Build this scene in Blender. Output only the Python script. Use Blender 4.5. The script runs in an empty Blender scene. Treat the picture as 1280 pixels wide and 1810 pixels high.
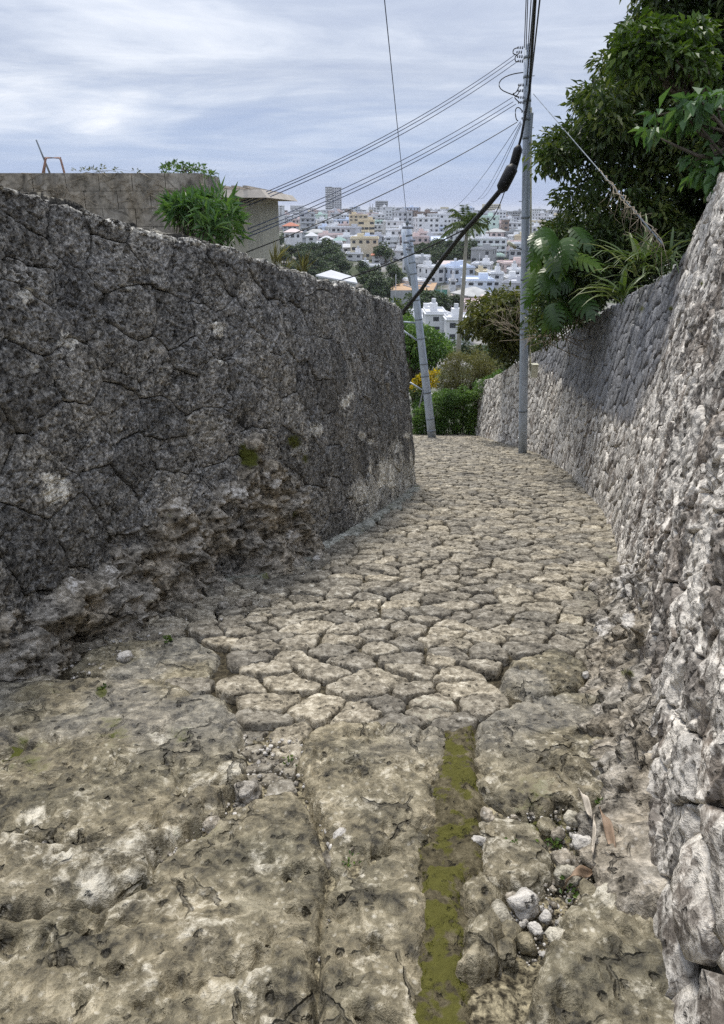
import bpy, math, random
import numpy as np
from mathutils import Vector

# ------------------------------------------------------------------ camera, sky, sun, exposure
scene = bpy.context.scene
COL = scene.collection
FPX, CU, CV = 1219.0, 640.0, 842.5          # focal length and principal point in photo pixels
PITCH = math.radians(21.2)
EYE = np.array([0.0, 0.0, 1.55])
cam_d = bpy.data.cameras.new('camera')
cam = bpy.data.objects.new('camera', cam_d); COL.objects.link(cam)
cam.location = EYE
cam.rotation_euler = (math.radians(90) - PITCH, 0, 0)
cam_d.sensor_fit = 'VERTICAL'; cam_d.sensor_height = 24.0
cam_d.lens = 24.0 * FPX / 1810.0
cam_d.shift_y = -(905.0 - CV) / 1810.0
cam_d.clip_start = 0.02; cam_d.clip_end = 60000
scene.camera = cam

SUN_EL, SUN_AZ = 60.0, -16.0                # degrees; azimuth from +Y towards +X
world = bpy.data.worlds.new('World'); scene.world = world; world.use_nodes = True
scene.view_settings.view_transform = 'Standard'
scene.view_settings.look = 'None'
scene.view_settings.exposure = 1.12
scene.view_settings.gamma = 1.0
scene.view_settings.use_curve_mapping = False
scene.cycles.max_bounces = 6
scene.cycles.diffuse_bounces = 3
scene.cycles.glossy_bounces = 2
scene.cycles.transmission_bounces = 3
scene.cycles.volume_bounces = 0
scene.cycles.transparent_max_bounces = 4
scene.cycles.use_denoising = False
scene.cycles.sample_clamp_indirect = 4.0


class NT:
    """small node-tree helper"""
    def __init__(self, tree):
        self.t = tree; self.n = tree.nodes; self.l = tree.links
    def add(self, typ, **kw):
        nd = self.n.new(typ)
        for k, v in kw.items():
            if k == 'inp':
                for kk, vv in v.items():
                    if hasattr(vv, 'is_output'): self.l.new(vv, nd.inputs[kk])
                    else: nd.inputs[kk].default_value = vv
            else: setattr(nd, k, v)
        return nd
    def math(self, op, a, b=None, clamp=False):
        nd = self.add('ShaderNodeMath', operation=op, use_clamp=clamp, inp={0: a})
        if b is not None:
            if hasattr(b, 'is_output'): self.l.new(b, nd.inputs[1])
            else: nd.inputs[1].default_value = b
        return nd.outputs[0]
    def mix(self, fac, a, b, blend='MIX'):
        nd = self.add('ShaderNodeMix', data_type='RGBA', blend_type=blend)
        for idx, v in ((0, fac), (6, a), (7, b)):
            if hasattr(v, 'is_output'): self.l.new(v, nd.inputs[idx])
            else: nd.inputs[idx].default_value = (v if idx == 0 else (*v, 1.0) if len(v) == 3 else v)
        return nd.outputs[2]
    def ramp(self, fac, stops, interp='LINEAR'):
        nd = self.add('ShaderNodeValToRGB', inp={0: fac})
        cr = nd.color_ramp; cr.interpolation = interp
        while len(cr.elements) < len(stops): cr.elements.new(0.5)
        for e, (p, c) in zip(cr.elements, stops):
            e.position = p; e.color = (*c, 1.0) if not isinstance(c, (int, float)) else (c, c, c, 1.0)
        return nd.outputs[0]
    def rng(self, v, a, b, c=0.0, d=1.0):
        nd = self.add('ShaderNodeMapRange', inp={0: v, 1: a, 2: b, 3: c, 4: d}); nd.clamp = True
        return nd.outputs[0]
    def noise(self, vec, scale, detail=4.0, rough=0.55, dist=0.0, typ='FBM'):
        nd = self.add('ShaderNodeTexNoise', inp={'Vector': vec, 'Scale': scale, 'Detail': detail, 'Roughness': rough, 'Distortion': dist})
        return nd.outputs[0]
    def voro(self, vec, scale, feature='F1', rand=1.0):
        nd = self.add('ShaderNodeTexVoronoi', feature=feature, inp={'Vector': vec, 'Scale': scale, 'Randomness': rand})
        return nd.outputs[0]


# ---- sky: a cloud deck with a bluish gap low over the horizon
w = NT(world.node_tree); w.n.clear()
sky = w.add('ShaderNodeTexSky', sky_type='NISHITA', sun_disc=False)
sky.sun_elevation = math.radians(SUN_EL); sky.sun_rotation = math.radians(SUN_AZ)
sky.altitude = 80; sky.air_density = 1.0; sky.dust_density = 1.0
tc = w.add('ShaderNodeTexCoord')
sep = w.add('ShaderNodeSeparateXYZ', inp={0: tc.outputs['Generated']})
zc = w.math('MAXIMUM', sep.outputs[2], 0.0)
zz = w.math('ADD', zc, 0.10)
px = w.math('DIVIDE', sep.outputs[0], zz); py = w.math('DIVIDE', sep.outputs[1], zz)
cmb = w.add('ShaderNodeCombineXYZ', inp={0: w.math('MULTIPLY', px, 0.7), 1: py, 2: 0.3})
n1 = w.noise(cmb.outputs[0], 0.62, 6.0, 0.56, 0.9)
cmb2 = w.add('ShaderNodeCombineXYZ', inp={0: w.math('MULTIPLY', px, 0.6), 1: py, 2: 4.3})
n2 = w.noise(cmb2.outputs[0], 2.1, 7.0, 0.62, 0.5)
nn = w.math('ADD', w.math('MULTIPLY', n1, 0.66), w.math('MULTIPLY', n2, 0.34))
cloud = w.ramp(nn, [(0.36, (2.9, 3.3, 4.35)), (0.45, (3.7, 4.1, 5.0)), (0.52, (4.7, 5.05, 5.8)), (0.60, (5.8, 6.05, 6.6)), (0.70, (7.4, 7.45, 7.7))])
low = w.ramp(w.math('ADD', zc, w.math('MULTIPLY', w.math('SUBTRACT', nn, 0.5), 0.16)), [(0.0, 1.0), (0.03, 1.0), (0.15, 0.0)])
gapc = w.mix(0.86, sky.outputs[0], (2.3, 3.05, 4.9))
deck = w.mix(0.93, sky.outputs[0], cloud)
deck = w.mix(1.0, deck, w.ramp(zc, [(0.0, 0.95), (0.4, 1.12), (1.0, 2.0)]), 'MULTIPLY')
fin = w.mix(low, deck, gapc)
bg = w.add('ShaderNodeBackground', inp={0: fin, 1: 0.070})
wo = w.add('ShaderNodeOutputWorld'); w.l.new(bg.outputs[0], wo.inputs[0])

sun_d = bpy.data.lights.new('sun', 'SUN'); sun_d.energy = 1.5; sun_d.angle = math.radians(12); sun_d.color = (1.0, 0.95, 0.86)
sun = bpy.data.objects.new('sun', sun_d); COL.objects.link(sun)
_a, _e = math.radians(SUN_AZ), math.radians(SUN_EL)
_dir = Vector((math.sin(_a) * math.cos(_e), math.cos(_a) * math.cos(_e), math.sin(_e)))
sun.rotation_euler = (-_dir).to_track_quat('-Z', 'Y').to_euler()
sun.location = (0, 0, 30)

# ------------------------------------------------------------------ projection helpers (used to place things at real depth)
FW = np.array([0, math.cos(PITCH), -math.sin(PITCH)]); UP = np.array([0, math.sin(PITCH), math.cos(PITCH)])
SLOPE = 0.263

def ray(u, v):
    return FW + np.array([1.0, 0, 0]) * ((u - CU) / FPX) - UP * ((v - CV) / FPX)

def at(u, v, d):
    r = ray(u, v); return EYE + r * (d / r[1])

def gnd(u, v):
    r = ray(u, v); return EYE + r * (-EYE[2] / (r[2] + SLOPE * r[1]))

def proj(P):
    D = np.asarray(P) - EYE
    zc_ = D @ FW
    return CU + FPX * D[..., 0] / zc_, CV - FPX * (D @ UP) / zc_

def G(x, y):
    return -SLOPE * y

# ------------------------------------------------------------------ noise
_r = np.random.RandomState(7)
_P = np.concatenate([_r.permutation(256)] * 3).astype(np.int32)
_GR = _r.normal(size=(256, 3)); _GR /= np.linalg.norm(_GR, axis=1)[:, None]
_GR = _GR.astype(np.float32)

def perlin(p):
    p = np.asarray(p, np.float32)
    i = np.floor(p).astype(np.int32); f = p - i; i &= 255
    u = f * f * f * (f * (f * 6 - 15) + 10)
    out = np.zeros(len(p), np.float32)
    X0 = _P[i[:, 0]]; X1 = _P[i[:, 0] + 1]
    for a in (0, 1):
        A = X1 if a else X0; wa = u[:, 0] if a else 1 - u[:, 0]
        for b in (0, 1):
            B = _P[A + i[:, 1] + b]; wb = wa * (u[:, 1] if b else 1 - u[:, 1])
            for c in (0, 1):
                g = _GR[_P[B + i[:, 2] + c] & 255]
                d = (f[:, 0] - a) * g[:, 0] + (f[:, 1] - b) * g[:, 1] + (f[:, 2] - c) * g[:, 2]
                out += d * wb * (u[:, 2] if c else 1 - u[:, 2])
    return out * 1.6

def fbm(p, freq, octs=4, gain=0.5, off=0.0):
    p = np.asarray(p, np.float32) * freq + off
    s = np.zeros(len(p), np.float32); a = 1.0
    for _ in range(octs):
        s += a * perlin(p); p = p * 2.03 + 17.3; a *= gain
    return s

def ridged(p, freq, octs=3, off=0.0):
    p = np.asarray(p, np.float32) * freq + off
    s = np.zeros(len(p), np.float32); a = 1.0
    for _ in range(octs):
        s += a * (1 - np.abs(perlin(p)) * 2); p = p * 2.1 + 9.1; a *= 0.5
    return s

def sstep(a, b, x):
    t = np.clip((x - a) / (b - a), 0, 1); return t * t * (3 - 2 * t)

# ------------------------------------------------------------------ object helpers
def put(o, parent=None):
    COL.objects.link(o)
    if parent is not None: o.parent = parent
    return o

def empty(name, loc=(0, 0, 0), rz=0.0):
    o = bpy.data.objects.new(name, None); o.location = loc; o.rotation_euler = (0, 0, rz)
    o.empty_display_size = 0.2
    return put(o)

def tag(o, label=None, cat=None, group=None, kind=None):
    if label: o['label'] = label
    if cat: o['category'] = cat
    if group: o['group'] = group
    if kind: o['kind'] = kind
    return o

def mesh_np(name, V, F, smooth=True, attrs=None, mats=None):
    """F: (n,3) or (n,4) int array, or list of such arrays"""
    me = bpy.data.meshes.new(name)
    Fs = F if isinstance(F, list) else [F]
    Fs = [np.asarray(f, np.int32) for f in Fs if len(f)]
    V = np.asarray(V, np.float32)
    me.vertices.add(len(V)); me.vertices.foreach_set('co', V.ravel())
    nl = sum(f.size for f in Fs); npoly = sum(len(f) for f in Fs)
    me.loops.add(nl); me.loops.foreach_set('vertex_index', np.concatenate([f.ravel() for f in Fs]))
    tot = np.concatenate([np.full(len(f), f.shape[1], np.int32) for f in Fs])
    me.polygons.add(npoly)
    me.polygons.foreach_set('loop_start', np.concatenate([[0], np.cumsum(tot)[:-1]]).astype(np.int32))
    me.polygons.foreach_set('loop_total', tot)
    me.polygons.foreach_set('use_smooth', np.full(npoly, smooth, bool))
    for k, arr in (attrs or {}).items():
        at_ = me.attributes.new(k, 'FLOAT', 'POINT'); at_.data.foreach_set('value', np.asarray(arr, np.float32))
    me.update(calc_edges=True)
    if mats is not None: me.materials.append(mats)
    return me

def obj_np(name, V, F, mat, parent=None, smooth=True, attrs=None):
    return put(bpy.data.objects.new(name, mesh_np(name, V, F, smooth, attrs, mat)), parent)

class MB:
    """collects simple solids into one mesh"""
    def __init__(self): self.v = []; self.q = []; self.t = []; self.n = 0
    def raw(self, V, Q=(), T=()):
        V = np.asarray(V, float).reshape(-1, 3); self.v.append(V)
        if len(Q): self.q.append(np.asarray(Q, int) + self.n)
        if len(T): self.t.append(np.asarray(T, int) + self.n)
        self.n += len(V); return self
    def box(self, x0, y0, z0, x1, y1, z1):
        V = [(x, y, z) for z in (z0, z1) for y in (y0, y1) for x in (x0, x1)]
        return self.raw(V, [(0, 2, 3, 1), (4, 5, 7, 6), (0, 1, 5, 4), (2, 6, 7, 3), (0, 4, 6, 2), (1, 3, 7, 5)])
    def tube(self, pts, rad, sides=6, caps=True):
        pts = np.asarray(pts, float); k = len(pts)
        rad = np.full(k, rad) if np.isscalar(rad) else np.asarray(rad, float)
        tg = np.gradient(pts, axis=0); tg /= np.linalg.norm(tg, axis=1)[:, None] + 1e-9
        ref = np.array([0, 0, 1.0]) if abs(tg[0][2]) < 0.9 else np.array([1.0, 0, 0])
        a = np.cross(tg, ref); a /= np.linalg.norm(a, axis=1)[:, None] + 1e-9
        b = np.cross(tg, a)
        an = np.linspace(0, 2 * np.pi, sides, endpoint=False)
        V = (pts[:, None] + rad[:, None, None] * (np.cos(an)[None, :, None] * a[:, None] + np.sin(an)[None, :, None] * b[:, None])).reshape(-1, 3)
        Q = [(i * sides + j, i * sides + (j + 1) % sides, (i + 1) * sides + (j + 1) % sides, (i + 1) * sides + j) for i in range(k - 1) for j in range(sides)]
        V = np.vstack([V, pts[0], pts[-1]])
        T = []
        if caps:
            for j in range(sides):
                T.append((k * sides, (j + 1) % sides, j)); T.append((k * sides + 1, (k - 1) * sides + j, (k - 1) * sides + (j + 1) % sides))
        return self.raw(V, Q, T)
    def mesh(self, name, mat, smooth=False):
        F = []
        if self.q: F.append(np.vstack(self.q))
        if self.t: F.append(np.vstack(self.t))
        return mesh_np(name, np.vstack(self.v), F, smooth, None, mat)
    def build(self, name, mat, parent=None, smooth=False):
        return put(bpy.data.objects.new(name, self.mesh(name, mat, smooth)), parent)

def sagline(a, b, sag, n=16):
    t = np.linspace(0, 1, n)[:, None]
    p = np.asarray(a) * (1 - t) + np.asarray(b) * t
    p[:, 2] -= sag * 4 * (t * (1 - t))[:, 0]
    return p

# ------------------------------------------------------------------ materials
def new_mat(name):
    m = bpy.data.materials.new(name); m.use_nodes = True
    nt = NT(m.node_tree); nt.n.clear()
    out = nt.add('ShaderNodeOutputMaterial')
    bs = nt.add('ShaderNodeBsdfPrincipled')
    nt.l.new(bs.outputs[0], out.inputs[0])
    return m, nt, bs

def plain(name, col, rough=0.7, var=0.15, scale=6.0, metal=0.0, bump=0.0, spec=0.4):
    m, nt, bs = new_mat(name)
    co = nt.add('ShaderNodeTexCoord').outputs['Object']
    n = nt.noise(co, scale, 5.0, 0.6)
    c0 = tuple(x * (1 - var) for x in col); c1 = tuple(min(1, x * (1 + var)) for x in col)
    nt.l.new(nt.mix(nt.rng(n, 0.3, 0.7), c0, c1), bs.inputs['Base Color'])
    bs.inputs['Roughness'].default_value = rough; bs.inputs['Metallic'].default_value = metal
    bs.inputs['Specular IOR Level'].default_value = spec
    if bump:
        b = nt.add('ShaderNodeBump', inp={'Strength': 0.6, 'Distance': bump, 'Height': nt.noise(co, scale * 6, 5.0, 0.65)})
        nt.l.new(b.outputs[0], bs.inputs['Normal'])
    return m

def rock_mat(name, cols, pale, scale=26.0, bump=0.010, moss=(0.10, 0.11, 0.015), rough=0.85, warm=None, streak=0.0, spec=0.3, rndv=0.25, speck=0.0, contrast=(0.36, 0.64), detail=(6.0, 0.7), crack=0.5):
    """cols: dark, mid, light of the weathered face; 'tone' attribute uncovers the pale stone, 'moss' attribute the moss"""
    m, nt, bs = new_mat(name)
    geo = nt.add('ShaderNodeTexCoord').outputs['Object']
    big = nt.noise(geo, 2.2, 4.0, 0.6)
    med = nt.noise(geo, scale * 0.28, 5.0, 0.62, 0.4)
    fin = nt.noise(geo, scale, detail[0], detail[1], 0.3)
    mixn = nt.math('ADD', nt.math('MULTIPLY', fin, 0.62), nt.math('MULTIPLY', med, 0.38))
    c = nt.ramp(mixn, [(contrast[0], cols[0]), (0.5 * (contrast[0] + contrast[1]), cols[1]), (contrast[1], cols[2])])
    # slow hue drift
    if warm is not None:
        c = nt.mix(nt.rng(big, 0.42, 0.66, 0.0, 0.75), c, nt.mix(1.0, c, warm, 'MULTIPLY'))
    # specks of bare stone
    vs = nt.voro(geo, scale * 1.7)
    sp = nt.math('MULTIPLY', nt.rng(vs, 0.30, 0.12), nt.rng(med, 0.45, 0.62))
    if speck: c = nt.mix(nt.math('MULTIPLY', sp, speck), c, pale)
    tone = nt.add('ShaderNodeAttribute', attribute_name='tone').outputs['Fac']
    tfac = nt.rng(nt.math('ADD', tone, nt.math('MULTIPLY', nt.math('SUBTRACT', mixn, 0.5), 1.7)), 0.38, 0.62)
    palec = nt.mix(nt.rng(mixn, 0.38, 0.58), tuple(x * 0.45 for x in pale), pale)
    c = nt.mix(tfac, c, palec)
    if streak:
        mp = nt.add('ShaderNodeMapping', inp={'Vector': geo, 'Scale': (5.0, 5.0, 0.45)})
        st = nt.noise(mp.outputs[0], 1.6, 4.0, 0.6)
        c = nt.mix(nt.math('MULTIPLY', nt.rng(st, 0.46, 0.68), streak), c, nt.mix(1.0, c, (0.28, 0.28, 0.30), 'MULTIPLY'))
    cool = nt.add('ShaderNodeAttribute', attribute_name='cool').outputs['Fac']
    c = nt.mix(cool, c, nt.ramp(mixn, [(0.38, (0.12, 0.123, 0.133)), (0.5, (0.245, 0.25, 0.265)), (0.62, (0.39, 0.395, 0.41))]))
    # pits
    wv = nt.add('ShaderNodeTexNoise', inp={'Vector': geo, 'Scale': scale * 0.3, 'Detail': 4.0, 'Roughness': 0.6})
    dv = nt.add('ShaderNodeVectorMath', operation='MULTIPLY_ADD', inp={0: wv.outputs['Color'], 1: (0.12, 0.12, 0.12), 2: geo})
    pd = nt.add('ShaderNodeVectorMath', operation='MULTIPLY_ADD', inp={0: wv.outputs['Color'], 1: (0.05, 0.05, 0.05), 2: geo})
    wf = nt.add('ShaderNodeTexNoise', inp={'Vector': geo, 'Scale': scale * 1.6, 'Detail': 3.0, 'Roughness': 0.6})
    pd2 = nt.add('ShaderNodeVectorMath', operation='MULTIPLY_ADD', inp={0: wf.outputs['Color'], 1: (0.03, 0.03, 0.03), 2: pd.outputs[0]})
    pit = nt.voro(pd2.outputs[0], scale * 0.9)
    pitm = nt.math('MULTIPLY', nt.rng(pit, 0.25, 0.12), nt.rng(med, 0.52, 0.46))
    ck = nt.voro(dv.outputs[0], scale * 0.22, 'DISTANCE_TO_EDGE')
    ckm = nt.math('MULTIPLY', nt.rng(ck, 0.035, 0.012), nt.rng(nt.noise(geo, 3.3, 3.0, 0.5), 0.50, 0.58))
    c = nt.mix(nt.math('MULTIPLY', ckm, crack), c, tuple(x * 0.6 for x in cols[0]))
    c = nt.mix(nt.math('MULTIPLY', pitm, 0.65), c, tuple(x * 0.5 for x in cols[0]))
    ri = nt.add('ShaderNodeAttribute', attribute_name='rnd').outputs['Fac']
    hs = nt.add('ShaderNodeHueSaturation', inp={'Color': c, 'Value': nt.rng(ri, -1, 1, 1 - rndv, 1 + rndv), 'Saturation': nt.rng(ri, -1, 1, 1 - rndv * 0.6, 1 + rndv * 0.1)})
    c = hs.outputs[0]
    ms = nt.add('ShaderNodeAttribute', attribute_name='moss').outputs['Fac']
    mf = nt.rng(nt.math('ADD', ms, nt.math('MULTIPLY', nt.math('SUBTRACT', mixn, 0.5), 1.5)), 0.42, 0.62)
    c = nt.mix(mf, c, nt.mix(fin, tuple(x * 0.5 for x in moss), moss))
    nt.l.new(c, bs.inputs['Base Color'])
    bs.inputs['Roughness'].default_value = rough; bs.inputs['Specular IOR Level'].default_value = spec
    h = nt.math('SUBTRACT', nt.math('ADD', nt.math('MULTIPLY', fin, 0.6), nt.math('MULTIPLY', med, 0.7)), nt.math('ADD', nt.math('MULTIPLY', pitm, 0.5), nt.math('MULTIPLY', ckm, crack * 0.8)))
    b = nt.add('ShaderNodeBump', inp={'Strength': 1.0, 'Distance': bump * 3, 'Height': h})
    nt.l.new(b.outputs[0], bs.inputs['Normal'])
    return m

M = {}
M['dark_stone'] = rock_mat('dark weathered limestone', ((0.020, 0.0195, 0.019), (0.215, 0.209, 0.198), (0.60, 0.58, 0.545)), (0.84, 0.80, 0.70), scale=50, bump=0.009, streak=0.45, warm=(1.06, 1.0, 0.88), speck=0.6, rndv=0.32, contrast=(0.37, 0.66), detail=(4.0, 0.65))
M['outcrop'] = rock_mat('rough grey limestone', ((0.035, 0.030, 0.023), (0.27, 0.245, 0.205), (0.60, 0.55, 0.475)), (0.72, 0.68, 0.62), scale=22, bump=0.014, warm=(1.08, 0.98, 0.80), speck=0.5, contrast=(0.38, 0.63), detail=(5.0, 0.65))
M['paver'] = rock_mat('tan limestone paving', ((0.06, 0.050, 0.034), (0.275, 0.24, 0.178), (0.57, 0.52, 0.42)), (0.72, 0.68, 0.57), scale=26, bump=0.009, warm=(0.76, 0.76, 0.78), speck=0.5, rndv=0.32, spec=0.4, rough=0.7, contrast=(0.37, 0.64), detail=(5.0, 0.66), crack=0.0)
M['slab'] = rock_mat('worn grey limestone slab', ((0.035, 0.030, 0.019), (0.245, 0.208, 0.132), (0.60, 0.52, 0.365)), (0.72, 0.67, 0.55), scale=19, bump=0.014, warm=(0.60, 0.64, 0.66), speck=0.7, rndv=0.08, rough=0.6, spec=0.5, contrast=(0.375, 0.65), detail=(6.0, 0.68), crack=0.6)
M['pale_stone'] = rock_mat('grey white limestone', ((0.09, 0.080, 0.070), (0.235, 0.212, 0.188), (0.38, 0.35, 0.315)), (0.78, 0.73, 0.655), scale=24, bump=0.010, warm=(1.12, 1.0, 0.88), speck=0.2, rndv=0.20, detail=(5.0, 0.65))
M['dirt'] = rock_mat('soil and silt in the joints', ((0.010, 0.008, 0.004), (0.05, 0.04, 0.022), (0.13, 0.11, 0.07)), (0.42, 0.365, 0.24), scale=40, bump=0.006, rndv=0.05)
M['mortar'] = rock_mat('dark joint fill', ((0.008, 0.008, 0.007), (0.03, 0.028, 0.024), (0.09, 0.085, 0.075)), (0.4, 0.37, 0.3), scale=30, bump=0.008, rndv=0.05)
M['cement'] = rock_mat('pale cement', ((0.07, 0.07, 0.055), (0.30, 0.30, 0.255), (0.62, 0.62, 0.56)), (0.6, 0.6, 0.55), scale=16, bump=0.010)
M['moss'] = rock_mat('moss and silt', ((0.028, 0.023, 0.012), (0.11, 0.092, 0.05), (0.24, 0.205, 0.125)), (0.4, 0.37, 0.25), scale=30, bump=0.010, moss=(0.135, 0.13, 0.028), rough=0.95)
M['galv'] = plain('galvanised steel', (0.42, 0.47, 0.54), 0.5, 0.10, 3.0, metal=0.35, spec=0.4)
M['galv_dark'] = plain('weathered steel', (0.22, 0.25, 0.28), 0.6, 0.25, 6.0, metal=0.3)
M['cable'] = plain('black cable sheath', (0.012, 0.012, 0.013), 0.55, 0.2)
M['wire'] = plain('grey blue service wire', (0.06, 0.085, 0.15), 0.5, 0.1)
M['vent_pvc'] = plain('cream plastic', (0.62, 0.60, 0.46), 0.5, 0.08)

def leaf_mat(name, cols, trans=0.25, rough=0.45, spec=0.4, whole=False):
    m, nt, bs = new_mat(name)
    g = nt.add('ShaderNodeNewGeometry')
    rp = nt.add('ShaderNodeObjectInfo').outputs['Random'] if whole else g.outputs['Random Per Island']
    co = nt.add('ShaderNodeTexCoord').outputs['Object']
    n = nt.noise(co, 0.9, 3.0, 0.5)
    v = nt.math('ADD', nt.math('MULTIPLY', rp, 0.6), nt.math('MULTIPLY', nt.rng(n, 0.3, 0.7), 0.4))
    c = nt.ramp(v, [(0.1, cols[0]), (0.55, cols[1]), (0.95, cols[2])])
    nt.l.new(c, bs.inputs['Base Color'])
    bs.inputs['Roughness'].default_value = rough; bs.inputs['Specular IOR Level'].default_value = spec
    tr = nt.add('ShaderNodeBsdfTranslucent', inp={0: nt.mix(1.0, c, (1.3, 1.4, 0.5), 'MULTIPLY')})
    mx = nt.add('ShaderNodeMixShader', inp={0: trans, 1: bs.outputs[0], 2: tr.outputs[0]})
    out = [x for x in nt.n if x.type == 'OUTPUT_MATERIAL'][0]
    nt.l.new(mx.outputs[0], out.inputs[0])
    return m

M['leaf_dark'] = leaf_mat('dark green leaves', ((0.020, 0.036, 0.012), (0.062, 0.10, 0.026), (0.19, 0.215, 0.055)))
M['leaf_lime'] = leaf_mat('fresh green leaves', ((0.035, 0.065, 0.014), (0.075, 0.13, 0.024), (0.18, 0.24, 0.045)))
M['leaf_grey'] = leaf_mat('mid green leaves', ((0.045, 0.10, 0.035), (0.085, 0.17, 0.06), (0.18, 0.28, 0.10)))
M['leaf_hedge'] = leaf_mat('hedge leaves', ((0.04, 0.085, 0.022), (0.085, 0.165, 0.036), (0.22, 0.33, 0.06)))
M['leaf_dry'] = leaf_mat('dry olive twigs', ((0.09, 0.085, 0.035), (0.17, 0.16, 0.07), (0.28, 0.26, 0.13)))
M['leaf_olive'] = leaf_mat('olive leaves', ((0.036, 0.048, 0.0144), (0.09, 0.102, 0.0264), (0.204, 0.198, 0.06)))
M['leaf_yellow'] = leaf_mat('yellow leaves', ((0.10, 0.16, 0.02), (0.55, 0.40, 0.02), (0.75, 0.55, 0.03)))
M['leaf_far'] = leaf_mat('far foliage', ((0.0276, 0.046, 0.0207), (0.0575, 0.092, 0.0368), (0.1092, 0.1437, 0.0517)), trans=0.15)
M['leaf_palm'] = leaf_mat('palm fronds', ((0.05, 0.08, 0.03), (0.10, 0.14, 0.05), (0.2, 0.22, 0.09)))
M['leaf_monstera'] = leaf_mat('glossy split leaves', ((0.028, 0.065, 0.014), (0.065, 0.13, 0.024), (0.20, 0.30, 0.05)), rough=0.35, whole=True)
M['leaf_strap'] = leaf_mat('strap leaves', ((0.05, 0.09, 0.028), (0.12, 0.17, 0.055), (0.28, 0.28, 0.13)), whole=True)
M['bark'] = plain('grey brown bark', (0.10, 0.085, 0.065), 0.9, 0.4, 8.0, bump=0.02)
M['palm_bark'] = plain('pale palm bark', (0.30, 0.28, 0.23), 0.9, 0.2, 8.0)
M['twig'] = plain('dry twigs', (0.30, 0.25, 0.18), 0.9, 0.3, 12.0)
M['dead_leaf'] = plain('dead leaf', (0.27, 0.19, 0.13), 0.7, 0.4, 30.0)
M['dead_leaf_pale'] = plain('pale dead leaf', (0.52, 0.46, 0.38), 0.7, 0.3, 30.0)

# ------------------------------------------------------------------ stones from outlines
def clip_half(poly, nx, ny, c):
    out = []
    k = len(poly)
    for i in range(k):
        a = poly[i]; b = poly[(i + 1) % k]
        da = nx * a[0] + ny * a[1] - c; db = nx * b[0] + ny * b[1] - c
        if da <= 0: out.append(a)
        if (da < 0 < db) or (db < 0 < da):
            t = da / (da - db); out.append((a[0] + t * (b[0] - a[0]), a[1] + t * (b[1] - a[1])))
    return out

def voronoi(seeds, emit, maxr):
    seeds = np.asarray(seeds, float); cells = {}
    for i in emit:
        sx, sy = seeds[i]
        d2 = (seeds[:, 0] - sx) ** 2 + (seeds[:, 1] - sy) ** 2
        near = np.where(d2 < (2 * maxr) ** 2)[0]
        near = near[np.argsort(d2[near])][1:28]
        k = 10
        poly = [(sx + maxr * math.cos(2 * math.pi * j / k), sy + maxr * math.sin(2 * math.pi * j / k)) for j in range(k)]
        for j in near:
            nx, ny = seeds[j][0] - sx, seeds[j][1] - sy
            c = nx * (sx + seeds[j][0]) / 2 + ny * (sy + seeds[j][1]) / 2
            poly = clip_half(poly, nx, ny, c)
            if len(poly) < 3: break
        if len(poly) >= 3: cells[i] = poly
    return cells

def scatter(rng, x0, x1, y0, y1, size, n_try, inside=None, pre=()):
    """dart throwing on a hash grid; size(x,y) gives the local spacing; inside works on arrays"""
    pts = [tuple(p) for p in pre]; cell = 0.4; grid = {}
    for p in pts: grid.setdefault((int(p[0] // cell), int(p[1] // cell)), []).append(p)
    cx = np.array([rng.uniform(x0, x1) for _ in range(n_try)]); cy = np.array([rng.uniform(y0, y1) for _ in range(n_try)])
    if inside is not None:
        k = inside(cx, cy); cx, cy = cx[k], cy[k]
    for x, y in zip(cx.tolist(), cy.tolist()):
        s = size(x, y) * rng.uniform(0.75, 1.3); s2 = s * s; gx, gy = int(x // cell), int(y // cell); ok = True
        for i in (gx - 1, gx, gx + 1):
            for j in (gy - 1, gy, gy + 1):
                for q in grid.get((i, j), ()):
                    if (q[0] - x) ** 2 + (q[1] - y) ** 2 < s2: ok = False; break
                if not ok: break
            if not ok: break
        if ok: pts.append((x, y)); grid.setdefault((gx, gy), []).append((x, y))
    return pts

def resample(poly, n, smooth=2):
    p = np.asarray(poly, float); q = np.vstack([p, p[:1]])
    L = np.concatenate([[0], np.cumsum(np.linalg.norm(np.diff(q, axis=0), axis=1))])
    t = np.linspace(0, L[-1], n, endpoint=False)
    r = np.stack([np.interp(t, L, q[:, 0]), np.interp(t, L, q[:, 1])], 1)
    for _ in range(smooth):
        r = 0.5 * r + 0.25 * (np.roll(r, 1, 0) + np.roll(r, -1, 0))
    return r

def centroid(p):
    p = np.asarray(p, float); q = np.roll(p, -1, 0)
    a = p[:, 0] * q[:, 1] - q[:, 0] * p[:, 1]; A = a.sum() / 2
    if abs(A) < 1e-9: return p.mean(0)
    return np.array([((p[:, 0] + q[:, 0]) * a).sum(), ((p[:, 1] + q[:, 1]) * a).sum()]) / (6 * A)

def polar_faces(A, R):
    f = []
    j = np.arange(A); jn = (j + 1) % A
    tri = np.stack([np.zeros(A, int), 1 + j, 1 + jn], 1)
    quads = []
    for r in range(R - 1):
        a = 1 + r * A
        quads.append(np.stack([a + j, a + A + j, a + A + jn, a + jn], 1))
    return tri, np.vstack(quads)

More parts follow.
